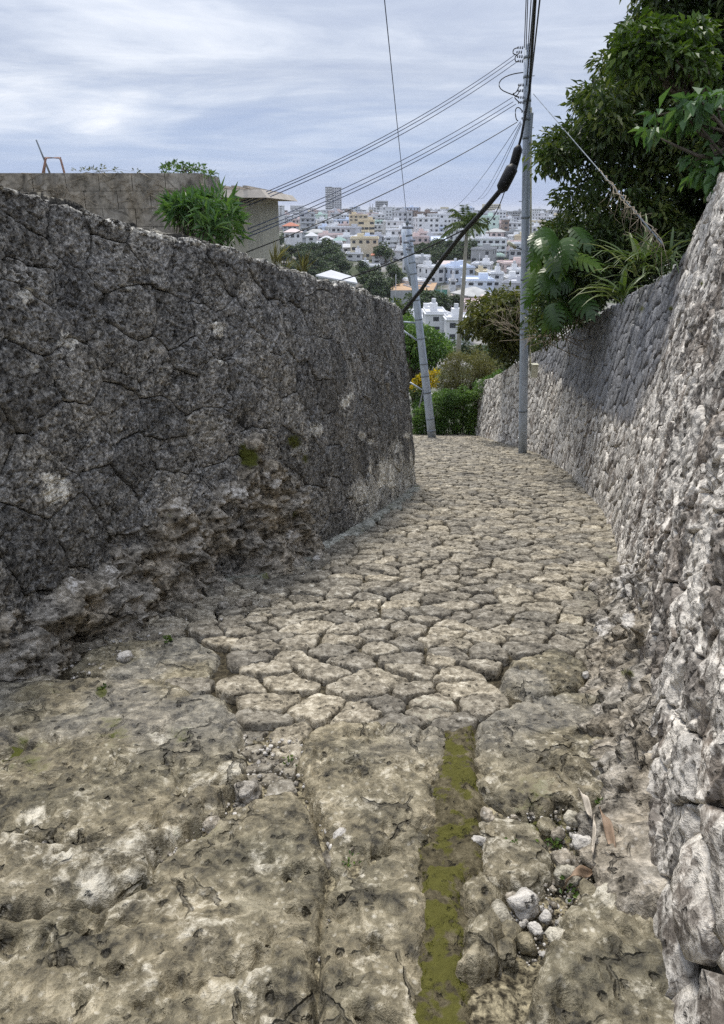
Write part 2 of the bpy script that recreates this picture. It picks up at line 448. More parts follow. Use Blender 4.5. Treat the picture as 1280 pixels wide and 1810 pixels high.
class Stones:
    """stones given by outlines on a mapped surface; displaced together, then split"""
    def __init__(self, mapf, seed=0, warp=0.02, warpf=5.0, flip=False):
        self.mapf = mapf; self.rng = np.random.RandomState(seed); self.items = []; self.warp = warp; self.warpf = warpf; self.flip = flip
    def add(self, poly, A, R, gap=0.012, edge=0.05, depth=0.06, bulge=0.02, lift=0.0, tilt=0.0, smooth=2, center=None, key=None):
        c = centroid(poly) if center is None else np.asarray(center, float)
        o = resample(poly, A, smooth)
        if self.warp and A > 20:
            q = np.stack([o[:, 0], o[:, 1], np.zeros(A)], 1)
            o = o + self.warp * np.stack([fbm(q, self.warpf, 3, 0.6, 3.1), fbm(q, self.warpf, 3, 0.6, 41.7)], 1)
        d = o - c; L = np.linalg.norm(d, axis=1); L = np.maximum(L, 1e-4)
        o = c + d * np.maximum(0.3, 1 - gap / L)[:, None]
        d = o - c; L = np.linalg.norm(d, axis=1)
        rho = np.concatenate([np.linspace(0, 1, R)[1:] ** 0.8, [1.0]])     # last ring repeated: the skirt
        uv = [c[None]]; hh = [np.zeros(1)]; ee = [np.array([L.mean()])]
        for k, r in enumerate(rho):
            uv.append(c + d * r); e = (1 - r) * L
            ee.append(e)
            t = np.clip(e / edge, 0, 1)
            h = -edge * 0.55 * (1 - np.sqrt(np.clip(1 - (1 - t) ** 2, 0, 1)))
            if k == len(rho) - 1: h = h - depth
            hh.append(h)
        uv = np.vstack(uv); h = np.concatenate(hh); e = np.concatenate(ee)
        rr = np.linalg.norm(uv - c, axis=1) / (L.mean() + 1e-6)
        h = h + bulge * np.clip(1 - rr ** 2, 0, 1) + lift
        tv = self.rng.normal(size=2) * tilt
        h = h + (uv - c) @ tv
        self.items.append(dict(uv=uv, h=h, e=e, A=A, R=len(rho) + 0, key=key, c=c, rnd=self.rng.uniform(-1, 1)))
    def solve(self, disp):
        """disp(P, N, edge, uv) -> displacement; fills item['V']"""
        if not self.items: return
        uv = np.vstack([i['uv'] for i in self.items]); h = np.concatenate([i['h'] for i in self.items]); e = np.concatenate([i['e'] for i in self.items])
        B, N = self.mapf(uv[:, 0], uv[:, 1])
        sid = np.concatenate([np.full(len(i['h']), k) for k, i in enumerate(self.items)])
        off = np.random.RandomState(5).uniform(-40, 40, (len(self.items), 3))[sid]
        V = B + N * (h + disp(B, N, e, uv, off))[:, None]
        k = 0
        for i in self.items:
            n = len(i['h']); i['V'] = V[k:k + n]; k += n
    def faces(self, it):
        t, q = polar_faces(it['A'], it['R'])
        if self.flip: t = t[:, ::-1]; q = q[:, ::-1]
        return t, q
    def build(self, it, name, mat, parent, attrf=None):
        t, q = self.faces(it)
        at_ = dict(attrf(it['V'], it)) if attrf else {}
        at_['rnd'] = np.full(len(it['V']), it['rnd'])
        return obj_np(name, it['V'], [t, q], mat, parent, True, at_)
    def join(self, its, name, mat, parent, attrf=None):
        V = []; T = []; Q = []; n = 0
        for it in its:
            t, q = self.faces(it); T.append(t + n); Q.append(q + n); V.append(it['V']); n += len(it['V'])
        V = np.vstack(V); at_ = dict(attrf(V, None)) if attrf else {}
        at_['rnd'] = np.concatenate([np.full(len(it['V']), it['rnd']) for it in its])
        return obj_np(name, V, [np.vstack(T), np.vstack(Q)], mat, parent, True, at_)

def in_poly(x, y, poly):
    x = np.asarray(x, float); y = np.asarray(y, float); ins = np.zeros(x.shape, bool)
    k = len(poly)
    for i in range(k):
        x0, y0 = poly[i]; x1, y1 = poly[(i + 1) % k]
        c = ((y0 > y) != (y1 > y)) & (x < (x1 - x0) * (y - y0) / (y1 - y0 + 1e-12) + x0)
        ins ^= c
    return ins

def poly_dist(x, y, poly):
    """distance to the outline, positive inside"""
    x = np.asarray(x, float); y = np.asarray(y, float); best = np.full(x.shape, 1e9)
    k = len(poly)
    for i in range(k):
        ax, ay = poly[i]; bx, by = poly[(i + 1) % k]
        dx, dy = bx - ax, by - ay; t = np.clip(((x - ax) * dx + (y - ay) * dy) / (dx * dx + dy * dy + 1e-12), 0, 1)
        best = np.minimum(best, np.hypot(x - ax - t * dx, y - ay - t * dy))
    return np.where(in_poly(x, y, poly), best, -best)

def blobs(V, spots):
    """sum of soft spots given as (u, v, radius in photo pixels, weight) on the visible face"""
    u, v = proj(V); s = np.zeros(len(V))
    for (a, b, r, wt) in spots:
        s = np.maximum(s, wt * np.exp(-((u - a) ** 2 + (v - b) ** 2) / (r * r)))
    return s

# ------------------------------------------------------------------ the two lane walls as surfaces
class Wall:
    def __init__(self, foot, side, batter):
        p = np.asarray(foot, float)
        # Catmull-Rom through the foot points
        q = np.vstack([2 * p[0] - p[1], p, 2 * p[-1] - p[-2]]); out = []
        for i in range(1, len(q) - 2):
            for t in np.linspace(0, 1, 24, endpoint=False):
                a, b, c, d = q[i - 1], q[i], q[i + 1], q[i + 2]
                out.append(0.5 * ((2 * b) + (-a + c) * t + (2 * a - 5 * b + 4 * c - d) * t * t + (-a + 3 * b - 3 * c + d) * t ** 3))
        out.append(p[-1]); out = np.array(out)
        L = np.concatenate([[0], np.cumsum(np.linalg.norm(np.diff(out, axis=0), axis=1))])
        self.len = L[-1]; self.s = np.arange(0, self.len, 0.04)
        self.x = np.interp(self.s, L, out[:, 0]); self.y = np.interp(self.s, L, out[:, 1])
        tx, ty = np.gradient(self.x), np.gradient(self.y); n = np.hypot(tx, ty); tx /= n; ty /= n
        ker = np.ones(9) / 9
        tx = np.convolve(np.pad(tx, 4, 'edge'), ker, 'valid'); ty = np.convolve(np.pad(ty, 4, 'edge'), ker, 'valid')
        self.nx, self.ny = ty * side, -tx * side
        self.b = batter; self.H = lambda s: np.full(np.shape(s), 2.7)
    def map(self, s, h):
        x = np.interp(s, self.s, self.x); y = np.interp(s, self.s, self.y)
        nx = np.interp(s, self.s, self.nx); ny = np.interp(s, self.s, self.ny)
        l = np.hypot(nx, ny); nx /= l; ny /= l
        B = np.stack([x - nx * self.b * h, y - ny * self.b * h, G(x, y) + h], 1)
        N = np.stack([nx, ny, np.full(np.shape(nx), self.b)], 1)
        return B, N / np.linalg.norm(N, axis=1)[:, None]
    def grid(self):
        S, Hh = np.meshgrid(self.s[::2], np.arange(-0.2, 4.6, 0.04))
        B, _ = self.map(S.ravel(), Hh.ravel())
        ok = (B[:, 1] > 0.5)
        u, v = proj(B[ok]); self.gs, self.gh, self.gu, self.gv = S.ravel()[ok], Hh.ravel()[ok], u, v
    def pick(self, u, v, smin=None, smax=None):
        d = (self.gu - u) ** 2 + (self.gv - v) ** 2
        if smax is not None: d = d + np.where(self.gs > smax, 1e9, 0)
        if smin is not None: d = d + np.where(self.gs < smin, 1e9, 0)
        k = d.argmin(); return self.gs[k], self.gh[k]

def gxy(u, v): return tuple(gnd(u, v)[:2])

LFOOT = [(-3.1, -3.0), (-2.75, -1.0), (-2.4, 1.0)] + [gxy(*p) for p in [(0, 1205), (150, 1125), (330, 1045), (470, 1005), (560, 968), (640, 925), (700, 885), (733, 858)]] + [(0.93, 11.65), (0.75, 12.1), (0.2, 12.35), (-1.5, 12.6), (-4.0, 12.9)]
RFOOT = [(0.62, -3.0), (0.58, -1.0), (0.62, 0.3)] + [gxy(*p) for p in [(1190, 1810), (1150, 1600), (1122, 1400), (1110, 1250), (1100, 1130), (1095, 1050), (1092, 980), (1078, 925), (1050, 885), (1015, 845), (975, 815), (940, 798), (890, 783), (845, 770)]] + [(4.55, 28.2), (4.9, 29.3), (6.5, 30.0)]
LW = Wall(LFOOT, 1, 0.10); RW = Wall(RFOOT, -1, 0.10)
LW.grid(); RW.grid()
l_end = LW.s[np.argmin(np.hypot(LW.x - LFOOT[10][0], LW.y - LFOOT[10][1]))]
lt = [LW.pick(u, v, 0, l_end + 0.6) for (u, v) in [(0, 322), (31, 335), (110, 355), (200, 388), (300, 412), (400, 438), (470, 460), (560, 488), (640, 515), (690, 535), (712, 548)]]
rt = [RW.pick(u, v) for (u, v) in [(1249, 350), (1230, 405), (1210, 455), (1185, 480), (1130, 510), (1075, 545), (1010, 580), (935, 628)]] + [(27.2, 2.62), (29.84, 2.32)]
print('left top', [(round(float(a), 2), round(float(b), 2)) for a, b in lt]); print('right top', [(round(float(a), 2), round(float(b), 2)) for a, b in rt])
_ls = np.array(sorted(lt)); _rs = np.array(sorted(rt))
def LH(s): return np.interp(s, _ls[:, 0], _ls[:, 1])
def RH(s): return np.interp(s, _rs[:, 0], _rs[:, 1])
LW.H = LH; RW.H = RH

# ------------------------------------------------------------------ terrain (one sheet to the horizon)
_TY = [-400, -50, 0, 30, 60, 110, 160, 220, 260, 330, 450, 700, 1000, 1500, 2500, 5000, 30000]
_TZ = [60, 12.5, -0.4, -8.5, -15.5, -25, -30.5, -33, -32, -26, -22, -20, -16, -14, -25, -36, -60]
def T(x, y):
    x = np.asarray(x, float); y = np.asarray(y, float)
    z = np.interp(y, _TY, _TZ)
    far = np.clip((y - 60) / 200, 0, 1)
    z = z + far * (2.5 * np.sin(x / 70.0 + 1.0) + 1.5 * np.sin(x / 31.0 + y / 60.0)) * np.clip(y / 300, 0, 1)
    z = z + np.clip((y - 200) / 150, 0, 1) * 9.0 * np.exp(-((x + 60) / 55) ** 2 - ((y - 340) / 90) ** 2)
    return z

M['ground'], nt_, bs_ = new_mat('scrub, yards and soil')
co_ = nt_.add('ShaderNodeTexCoord').outputs['Object']
nt_.l.new(nt_.ramp(nt_.noise(co_, 0.045, 6.0, 0.65), [(0.36, (0.035, 0.05, 0.02)), (0.48, (0.06, 0.075, 0.03)), (0.54, (0.16, 0.155, 0.14)), (0.62, (0.30, 0.29, 0.28)), (0.70, (0.12, 0.13, 0.07))]), bs_.inputs['Base Color'])
bs_.inputs['Roughness'].default_value = 0.95
ys = np.concatenate([np.arange(-40, 60, 2.5), np.arange(60, 500, 8), np.geomspace(500, 30000, 40)])
tx_ = np.concatenate([-np.geomspace(30000, 60, 30), np.arange(-56, 57, 4), np.geomspace(60, 30000, 30)])
X, Y = np.meshgrid(tx_, ys)
Z = T(X.ravel(), Y.ravel()); V = np.stack([X.ravel(), Y.ravel(), Z - 0.25], 1)
nx_, ny_ = len(tx_), len(ys)
ii = (np.arange(ny_ - 1)[:, None] * nx_ + np.arange(nx_ - 1)[None]).ravel()
tag(obj_np('terrain', V, np.stack([ii, ii + 1, ii + nx_ + 1, ii + nx_], 1), M['ground']), kind='structure')

# ------------------------------------------------------------------ lane surface
def ground_map(x, y):
    n = np.array([0, SLOPE, 1.0]); n /= np.linalg.norm(n)
    return np.stack([x, y, G(x, y)], 1), np.repeat(n[None], len(x), 0)

LEFT_EDGE = lambda y: np.interp(y, LW.y[:int(l_end / 0.04)], LW.x[:int(l_end / 0.04)])
def left_edge(y):
    e = LEFT_EDGE(y)
    return np.where(np.asarray(y) > 11.3, 0.9 + 0.02 * (np.asarray(y) - 11.3) - np.clip(np.asarray(y) - 13, 0, 20) * 0.25, e)
rmask = RW.y < 27.5
def right_edge(y): return np.interp(y, RW.y[rmask], RW.x[rmask])

xs = np.arange(-3.6, 6.2, 0.045); yy = np.concatenate([np.arange(-1.0, 6, 0.045), np.arange(6, 30, 0.12)])
X, Y = np.meshgrid(xs, yy); Xf, Yf = X.ravel(), Y.ravel()
B, N = ground_map(Xf, Yf)
V = B + N * (-0.05 + 0.022 * sstep(2.9, 2.2, Yf) + 0.030 * fbm(B, 3.0, 4) + 0.012 * fbm(B, 14, 3))[:, None]
nx_, ny_ = len(xs), len(yy)
ii = (np.arange(ny_ - 1)[:, None] * nx_ + np.arange(nx_ - 1)[None]).ravel()
MOSS_GROUND = [(40, 1330, 60, .8), (60, 1230, 60, .7), (180, 1225, 40, .7), (600, 1520, 30, .6), (440, 1480, 30, .6), (960, 1440, 60, .7), (1010, 1480, 60, .5), (800, 1180, 500, .18), (520, 1350, 25, .7), (250, 1590, 50, .7), (300, 1540, 30, .6)]
pavement = obj_np('pavement', V, np.stack([ii, ii + 1, ii + nx_ + 1, ii + nx_], 1), M['dirt'], attrs={'moss': blobs(V, MOSS_GROUND), 'tone': np.maximum(0.50 * sstep(3.0, 2.3, V[:, 1]), blobs(V, [(210, 1108, 40, .95), (165, 1130, 20, .8), (560, 1000, 30, .6)]))})
tag(pavement, kind='structure')

# ---- big worn bedrock slabs of the foreground (outlines at their place on the ground)
SLABS = [
 ([(-90, 1215), (60, 1208), (180, 1200), (275, 1203), (330, 1222), (395, 1235), (428, 1285), (425, 1330), (440, 1362), (395, 1388), (335, 1397), (295, 1432), (262, 1474), (200, 1484), (120, 1502), (60, 1484), (-90, 1474)], 0.03, 'upper left slab'),
 ([(438, 1380), (392, 1424), (340, 1466), (305, 1496), (258, 1518), (262, 1560), (170, 1602), (60, 1622), (-90, 1642), (-90, 1486), (60, 1496), (130, 1513), (210, 1496), (272, 1482), (306, 1440), (345, 1406), (400, 1395)], 0.055, 'ridge'),
 ([(555, 1292), (600, 1278), (700, 1283), (785, 1290), (790, 1350), (768, 1400), (775, 1450), (752, 1500), (745, 1540), (760, 1590), (750, 1660), (735, 1960), (560, 1960), (572, 1620), (590, 1560), (580, 1500), (565, 1448), (538, 1400), (530, 1350), (545, 1300)], 0.03, 'centre slab'),
 ([(505, 1400), (530, 1408), (556, 1456), (570, 1505), (580, 1555), (562, 1620), (545, 1960), (-140, 1960), (-100, 1655), (60, 1634), (180, 1612), (272, 1572), (278, 1534), (335, 1494), (402, 1446), (450, 1420)], 0.03, 'lower left slab'),
 ([(845, 1290), (870, 1262), (930, 1235), (1010, 1225), (1085, 1240), (1105, 1330), (1095, 1400), (1040, 1430), (1000, 1420), (960, 1440), (900, 1430), (850, 1410), (838, 1350)], 0.03, 'right slab'),
 ([(888, 1206), (905, 1170), (985, 1148), (1035, 1172), (1030, 1212), (940, 1228)], 0.025, 'tan stone'),
 ([(850, 1424), (900, 1442), (950, 1452), (985, 1520), (970, 1562), (900, 1578), (855, 1540), (845, 1470)], 0.03, 'right lower slab'),
 ([(815, 1572), (846, 1548), (885, 1562), (893, 1600), (862, 1628), (822, 1612)], 0.05, 'block'),
 ([(825, 1645), (865, 1630), (893, 1662), (885, 1720), (820, 1725)], 0.05, 'block'),
 ([(1000, 1630), (1060, 1578), (1130, 1550), (1190, 1560), (1240, 1960), (900, 1960), (960, 1700)], 0.045, 'corner rock'),
 ([(150, 1150), (230, 1130), (330, 1120), (390, 1150), (375, 1190), (290, 1195), (180, 1192), (120, 1182)], 0.0, 'flat stone'),
]
slabs_xy = [[gxy(*p) for p in s_[0]] for s_ in SLABS]
def slab_grid(pxy, lift, res=0.0075):
    a = np.asarray(pxy); x0, y0 = a.min(0) - 0.06; x1, y1 = a.max(0) + 0.06
    xs = np.arange(x0, x1, res); yy = np.arange(max(y0, 0.55), y1, res); X, Y = np.meshgrid(xs, yy); X, Y = X.ravel(), Y.ravel()
    B, N = ground_map(X, Y)
    d = poly_dist(X, Y, pxy) + 0.020 * fbm(B, 7.0, 4, 0.6, 3.0) - 0.002
    w_ = 0.05; t = np.clip(d / w_, 0, 1); prof = -0.035 * (1 - np.sqrt(np.clip(1 - (1 - t) ** 2, 0, 1))) - 2.2 * np.clip(-d, 0, 0.05)
    big = fbm(B, 1.5, 3, 0.5, 2.0); st = fbm(B * np.array([0.7, 1.6, 1.0]), 4.2, 4, 0.55, 8.0)
    chip = np.maximum(0, fbm(B, 6.0, 4, 0.55, 5.5) - 0.32); rid = ridged(B, 9.0, 3, 1.7); fis = np.maximum(0, ridged(B * np.array([1, 0.7, 1]), 2.6, 2, 6.6) - 1.22)
    u, v = proj(B); flat = sstep(1345, 1280, v) * 0.6
    rough = sstep(-0.15, 0.35, fbm(B, 2.3, 2, 0.5, 31.0)) * (1 - flat)
    h = lift - 0.002 + prof + (1 - 0.5 * flat) * (0.020 * big + 0.014 * st) - (0.35 + 0.65 * (1 - flat)) * 0.10 * chip - 0.10 * fis + rough * 0.013 * (rid - 0.6) + 0.0045 * fbm(B, 26, 3, 0.6) - 0.022 * (1 - 0.7 * flat) * np.maximum(0, fbm(B, 21, 3, 0.6, 13.0) - 0.25)
    V = B + N * h[:, None]; n, k = len(xs), len(yy); ii = (np.arange(k - 1)[:, None] * n + np.arange(n - 1)[None]).ravel()
    dm = d.reshape(k, n); km = np.maximum.reduce([dm[:-1, :-1], dm[1:, :-1], dm[:-1, 1:], dm[1:, 1:]]).ravel() > -0.05; ii = ii[km]
    F = np.stack([ii, ii + 1, ii + n + 1, ii + n], 1); used = np.unique(F); mp = np.zeros(len(V), int); mp[used] = np.arange(len(used))
    return V[used], mp[F]
PALE_G = [(250, 1500, 60, .6), (170, 1560, 60, .75), (110, 1560, 40, .6), (300, 1480, 30, .6), (370, 1420, 25, .55), (420, 1385, 20, .55), (790, 1360, 16, .5), (780, 1560, 20, .5), (610, 1480, 20, .6), (640, 1540, 20, .5), (700, 1600, 40, .45), (860, 1590, 20, .5), (900, 1450, 20, .5), (140, 1400, 30, .5), (60, 1440, 40, .6), (250, 1330, 25, .5), (560, 1430, 30, .45)]
def slab_attr(V, it):
    return {'cool': 0.30 * sstep(1370, 1270, proj(V)[1]) * sstep(-0.25, 0.35, fbm(V, 2.2, 3, 0.5, 61.0)),
            'tone': np.maximum(blobs(V, PALE_G) * 0.85, 0.28 + 0.30 * fbm(V, 3.2, 3, 0.55, 19.0) - 0.25 * sstep(1330, 1260, proj(V)[1])), 'moss': 0.12 + 0.3 * fbm(V, 2.0, 3, 0.5, 88.0) + blobs(V, [(40, 1330, 70, .38), (60, 1225, 70, .36), (210, 1290, 60, .25), (180, 1222, 12, .7), (620, 1520, 22, .4), (790, 1500, 25, .35), (950, 1420, 60, .3), (320, 1300, 30, .3)])}
rsl = np.random.RandomState(2)
for (px_, lift, nm), pxy in zip(SLABS, slabs_xy):
    V, F = slab_grid(pxy, lift); at_ = slab_attr(V, None); at_['rnd'] = np.full(len(V), rsl.uniform(-1, 1))
    obj_np('rock_slab', V, F, M['slab'], pavement, True, at_)

# ---- paving stones
rngp = random.Random(11)
slab_in = [np.asarray(p) for p in slabs_xy]
MOSSY_PX = [(788, 1288), (835, 1288), (838, 1350), (838, 1410), (848, 1480), (846, 1540), (812, 1575), (825, 1640), (812, 1960), (735, 1960), (752, 1660), (762, 1590), (746, 1540), (752, 1500), (775, 1450), (770, 1400), (790, 1350)]
moss_xy = [gxy(*p) for p in MOSSY_PX]
def lane_inside(x, y):
    k = (x > left_edge(y) - 0.25) & (x < right_edge(y) + 0.15) & ~((y < 2.6) & (x > 0.55)) & ~((y < 2.2) & (x < -0.4))
    for p in slab_in + [moss_xy]: k &= ~in_poly(x, y, p)
    return k
ghost = []
for p in slabs_xy + [moss_xy]:
    a = resample(p, 40, 0); c = centroid(p); d = a - c; L = np.linalg.norm(d, axis=1)
    ghost += [tuple(q) for q in (c + d * np.maximum(0.1, 1 - 0.10 / L)[:, None])]
CHAN = [gxy(*p) for p in [(455, 1302), (500, 1300), (450, 1326), (488, 1328), (520, 1318), (470, 1350), (505, 1352), (482, 1374), (455, 1388), (505, 1385), (440, 1408)]]
def pav_size(x, y): return 0.14 + 0.12 * (0.5 + 0.5 * math.sin(3.1 * x + 1.7 * y) * math.sin(1.9 * x - 2.3 * y)) if y > 1.9 else 0.085
AN = 0.80
seeds = scatter(rngp, -3.2, 5.2, 1.5 / AN, 27.5 / AN, lambda x, y: pav_size(x, y * AN), 45000, lambda x, y: lane_inside(x, y * AN), pre=[(p[0], p[1] / AN) for p in ghost + CHAN])
emit = list(range(len(ghost), len(seeds)))
cells = {i: [(p[0], p[1] * AN) for p in c] for i, c in voronoi(seeds, emit, 0.30).items()}
seeds = [(p[0], p[1] * AN) for p in seeds]
order = sorted(cells, key=lambda i: seeds[i][1])
PV = Stones(ground_map, 5, warp=0.030, warpf=4.5)
for k, i in enumerate(order):
    near = k < 300
    y = seeds[i][1]
    A, R = (56, 11) if y < 4.6 else (40, 8) if near else (22, 6)
    PV.add(cells[i], A, R, gap=rngp.uniform(0.004, 0.011) + 0.0010 * y, edge=rngp.uniform(0.010, 0.022), depth=0.05, bulge=rngp.uniform(0.0, 0.006), lift=rngp.uniform(-0.009, 0.009) - (0.008 if y < 3.2 else 0), tilt=0.04, smooth=(5 if y < 4.6 else 4) if near else 1, key=near)
def pav_disp(B, N, e, uv, off):
    return 0.007 * fbm(B + off, 5.0, 3, 0.5) + 0.007 * (ridged(B, 16, 2, 4.0) - 0.5) + 0.005 * fbm(B, 36, 2) - 0.025 * np.maximum(0, fbm(B, 11, 3, 0.5, 7.7) - 0.3)
PV.solve(pav_disp)
def pav_attr(V, it):
    n = fbm(V, 1.3, 2, 0.5, 71.0)
    return {'tone': np.clip(0.12 + 0.25 * n, 0, 1), 'moss': blobs(V, [(700, 1240, 160, .25), (520, 1180, 60, .3), (990, 1190, 60, .5), (720, 1090, 30, .3), (300, 1170, 100, .35), (1060, 980, 60, .35), (1040, 1060, 50, .4)]) + 0.18 * fbm(V, 2.2, 2, 0.5, 9.0)}
for it in PV.items:
    if it['key']: PV.build(it, 'paving_stone', M['paver'], pavement, pav_attr)
rest = [it for it in PV.items if not it['key']]
tag(PV.join(rest, 'distant_paving', M['paver'], pavement, pav_attr), kind='stuff')
print('pavers', len(PV.items))

# ---- moss-filled channel between the slabs
a = np.asarray(moss_xy); x0, y0 = a.min(0) - 0.04; x1, y1 = a.max(0) + 0.04
xs = np.arange(x0, x1, 0.008); yy = np.arange(y0, y1, 0.008); X, Y = np.meshgrid(xs, yy)
B, N = ground_map(X.ravel(), Y.ravel())
ins = poly_dist(X.ravel(), Y.ravel(), moss_xy) + 0.03 * fbm(B, 6, 3, 0.6)
hh = -0.050 + 0.06 * sstep(-0.07, 0.02, ins) + 0.014 * fbm(B, 9, 3) + 0.010 * np.abs(fbm(B, 32, 3)) + 0.004 * fbm(B, 90, 2)
nx_, ny_ = len(xs), len(yy)
ii = (np.arange(ny_ - 1)[:, None] * nx_ + np.arange(nx_ - 1)[None]).ravel()
V = B + N * hh[:, None]
tag(obj_np('moss_channel', V, np.stack([ii, ii + 1, ii + nx_ + 1, ii + nx_], 1), M['moss'], pavement, attrs={'moss': np.clip(0.22 + 1.0 * fbm(V, 7, 4, 0.65, 3.0) + blobs(V, [(800, 1330, 40, .3), (790, 1610, 60, .4)]), 0, 1.0)}), label='yellow green moss filling the channel between slabs', kind='stuff')

# ------------------------------------------------------------------ walls
def wall_core(wl, name, mat, parent, s0, s1, thick=0.55, ds=0.06, back=0.045, jag=0.02):
    ss = np.arange(s0, s1, ds); rows = []
    H = wl.H(ss)
    prof = [(t, 'f') for t in np.linspace(-0.03, 1, 40)] + [(t, 't') for t in np.linspace(0.12, 1, 8)] + [(t, 'b') for t in (0.7, 0.3, 0.0)]
    for t, k in prof:
        h = H * t if k == 'f' else H if k == 't' else H * t
        B, N = wl.map(ss, h)
        w_ = 0 if k == 'f' else t * thick if k == 't' else thick
        Nh = N.copy(); Nh[:, 2] = 0
        Pp = B - Nh * (w_ + back)
        rows.append(Pp)
    V = np.vstack(rows); n = len(ss); k = len(rows)
    disp = jag * fbm(V, 7, 4, 0.55); V[:, 2] += np.where(np.arange(len(V)) // n >= 38, disp * 1.2, 0); V[:, 0] += disp * 0.5
    ii = (np.arange(k - 1)[:, None] * n + np.arange(n - 1)[None]).ravel()
    topm = np.repeat(np.array([0.0] * 39 + [0.55] * (k - 39)), n)
    return obj_np(name, V, np.stack([ii, ii + 1, ii + n + 1, ii + n], 1), mat, parent, attrs={'tone': topm * 0.8})

wall_l = empty('stone_wall', (-1.4, 4.7, -1.24)); tag(wall_l, 'tall dark pitted limestone wall on the left with large polygonal stones', 'wall', kind='thing')
wall_r = empty('stone_wall', (3.0, 7.6, -2.0)); tag(wall_r, 'pale rough rubble wall on the right curving down the lane', 'wall', kind='thing')
def parent_keep(o, p):
    o.parent = p; o.matrix_parent_inverse = __import__('mathutils').Matrix.Translation(-Vector(p.location))
    return o
# children are modelled in world coordinates
def under(o, p): return parent_keep(o, p)

under(wall_core(LW, 'wall_core', M['mortar'], None, 0.2, LW.len - 0.1), wall_l)
under(wall_core(RW, 'wall_core', M['mortar'], None, 0.2, RW.len - 0.1, thick=0.7), wall_r)

# left wall stones: seeds where the photograph shows its large stones, then filled up
lz = [(40, 60), (50, 200), (160, 150), (310, 250), (270, 100), (190, 360), (375, 400), (60, 290), (60, 430), (330, 540), (180, 600), (430, 570), (60, 640), (340, 740), (150, 790), (450, 200), (630, 330), (545, 250), (500, 460), (610, 450), (760, 380), (690, 440), (760, 540), (560, 540), (630, 620), (860, 590), (545, 650), (730, 650), (480, 770), (610, 780), (870, 290), (960, 400), (970, 560), (880, 450), (680, 240), (1040, 480), (1060, 640), (930, 650), (1040, 340), (810, 700)]
pre = []
for (a_, b_) in lz:
    s_, h_ = LW.pick(a_ / 1.803 + 30, b_ / 1.803 + 330, 0, l_end + 0.5); pre.append((s_, h_))
for (u_, v_) in [(80, 850), (140, 930), (60, 980), (200, 870), (160, 760), (300, 790), (250, 820)]:
    pre.append(LW.pick(u_, v_, 0, l_end))
rngl = random.Random(4)
s_vis = LW.pick(0, 900)[0]
def lsize(s, h): return 0.40 if s < l_end - 3 else 0.34
lseeds = scatter(rngl, s_vis - 1.6, l_end + 2.6, 0.0, 3.2, lsize, 5000, None, pre=pre)
lc = voronoi(lseeds, list(range(len(lseeds))), 0.62)
LS = Stones(LW.map, 8, warp=0.03, warpf=3.5)
for i, poly in lc.items():
    s_, h_ = lseeds[i]
    sa, sb = s_ - 0.4, s_ + 0.4; ha, hb = LH(sa), LH(sb)
    nx, ny = -(hb - ha), (sb - sa); poly = clip_half(poly, nx, ny, nx * sa + ny * (ha + rngl.uniform(-0.02, 0.03)))
    if len(poly) < 3: continue
    poly = clip_half(poly, 0, -1, 0.1)
    if len(poly) < 3 or np.ptp(np.asarray(poly)[:, 1]) < 0.08: continue
    vis = s_ > s_vis - 0.8
    A, R = (140, 34) if vis else (30, 7)
    LS.add(poly, A, R, gap=rngl.uniform(0.001, 0.006), edge=rngl.uniform(0.016, 0.028), depth=0.06, bulge=rngl.uniform(0.002, 0.012), lift=rngl.uniform(-0.014, 0.014), tilt=0.03, smooth=2)
HOLES = [(188, 533, 7, .06), (440, 745, 26, .04), (345, 815, 14, .04), (410, 690, 10, .05), (230, 500, 7, .04)]
def left_disp(B, N, e, uv, off):
    u, v = proj(B); hole = np.zeros(len(B))
    ok = B[:, 1] > 1.0
    for a_, b_, r_, d_ in HOLES: hole += np.where(ok, d_ * np.exp(-((u - a_) ** 2 + (v - b_) ** 2) / (r_ * r_)), 0)
    pit = np.maximum(0, fbm(B, 19, 3, 0.6, 3.0) - 0.18)
    return 0.014 * fbm(B + off * 0.02, 3.2, 3) + 0.010 * fbm(B, 13, 3, 0.6) - 0.042 * pit + 0.006 * fbm(B, 44, 2) - hole
LS.solve(left_disp)
LPALE = [(100, 868, 24, 1.1), (85, 845, 14, .9), (125, 605, 16, .9), (115, 600, 24, .6), (386, 578, 11, 1.1), (390, 592, 7, .9), (45, 520, 16, 1.0), (60, 650, 14, .7), (610, 712, 9, 1.0), (640, 770, 8, 1.0), (560, 760, 16, .8), (390, 640, 12, .6), (230, 510, 12, .6), (640, 870, 30, .75), (690, 830, 30, .75), (700, 790, 16, .8), (718, 830, 20, .8), (720, 770, 9, .7), (530, 800, 24, .6), (655, 780, 7, .9), (620, 700, 8, .8), (280, 860, 30, .35)]
LMOSS = [(440, 800, 22, 1.0), (445, 815, 16, 1.0), (520, 780, 18, .75), (300, 900, 20, .35), (250, 915, 14, .4), (540, 810, 12, .6)]
def left_attr(V, it):
    hgt = V[:, 2] - G(V[:, 0], V[:, 1])
    foot_pale = (0.72 + 0.3 * fbm(V, 4, 2)) * sstep(0.85, 0.35, hgt + 0.25 * fbm(V, 2.5, 2, 0.5, 6.0)) * sstep(6.5, 8.5, V[:, 1])
    top_pale = 0.5 * sstep(0.07, 0.0, LH(np.interp(V[:, 1], LW.y[:int(l_end / .04)], LW.s[:int(l_end / .04)])) - hgt) * (V[:, 1] < 11)
    return {'tone': np.maximum(np.maximum(blobs(V, LPALE), foot_pale), top_pale), 'moss': blobs(V, LMOSS)}
for it in LS.items: under(LS.build(it, 'wall_stone', M['dark_stone'], None, left_attr), wall_l)
print('left stones', len(LS.items))

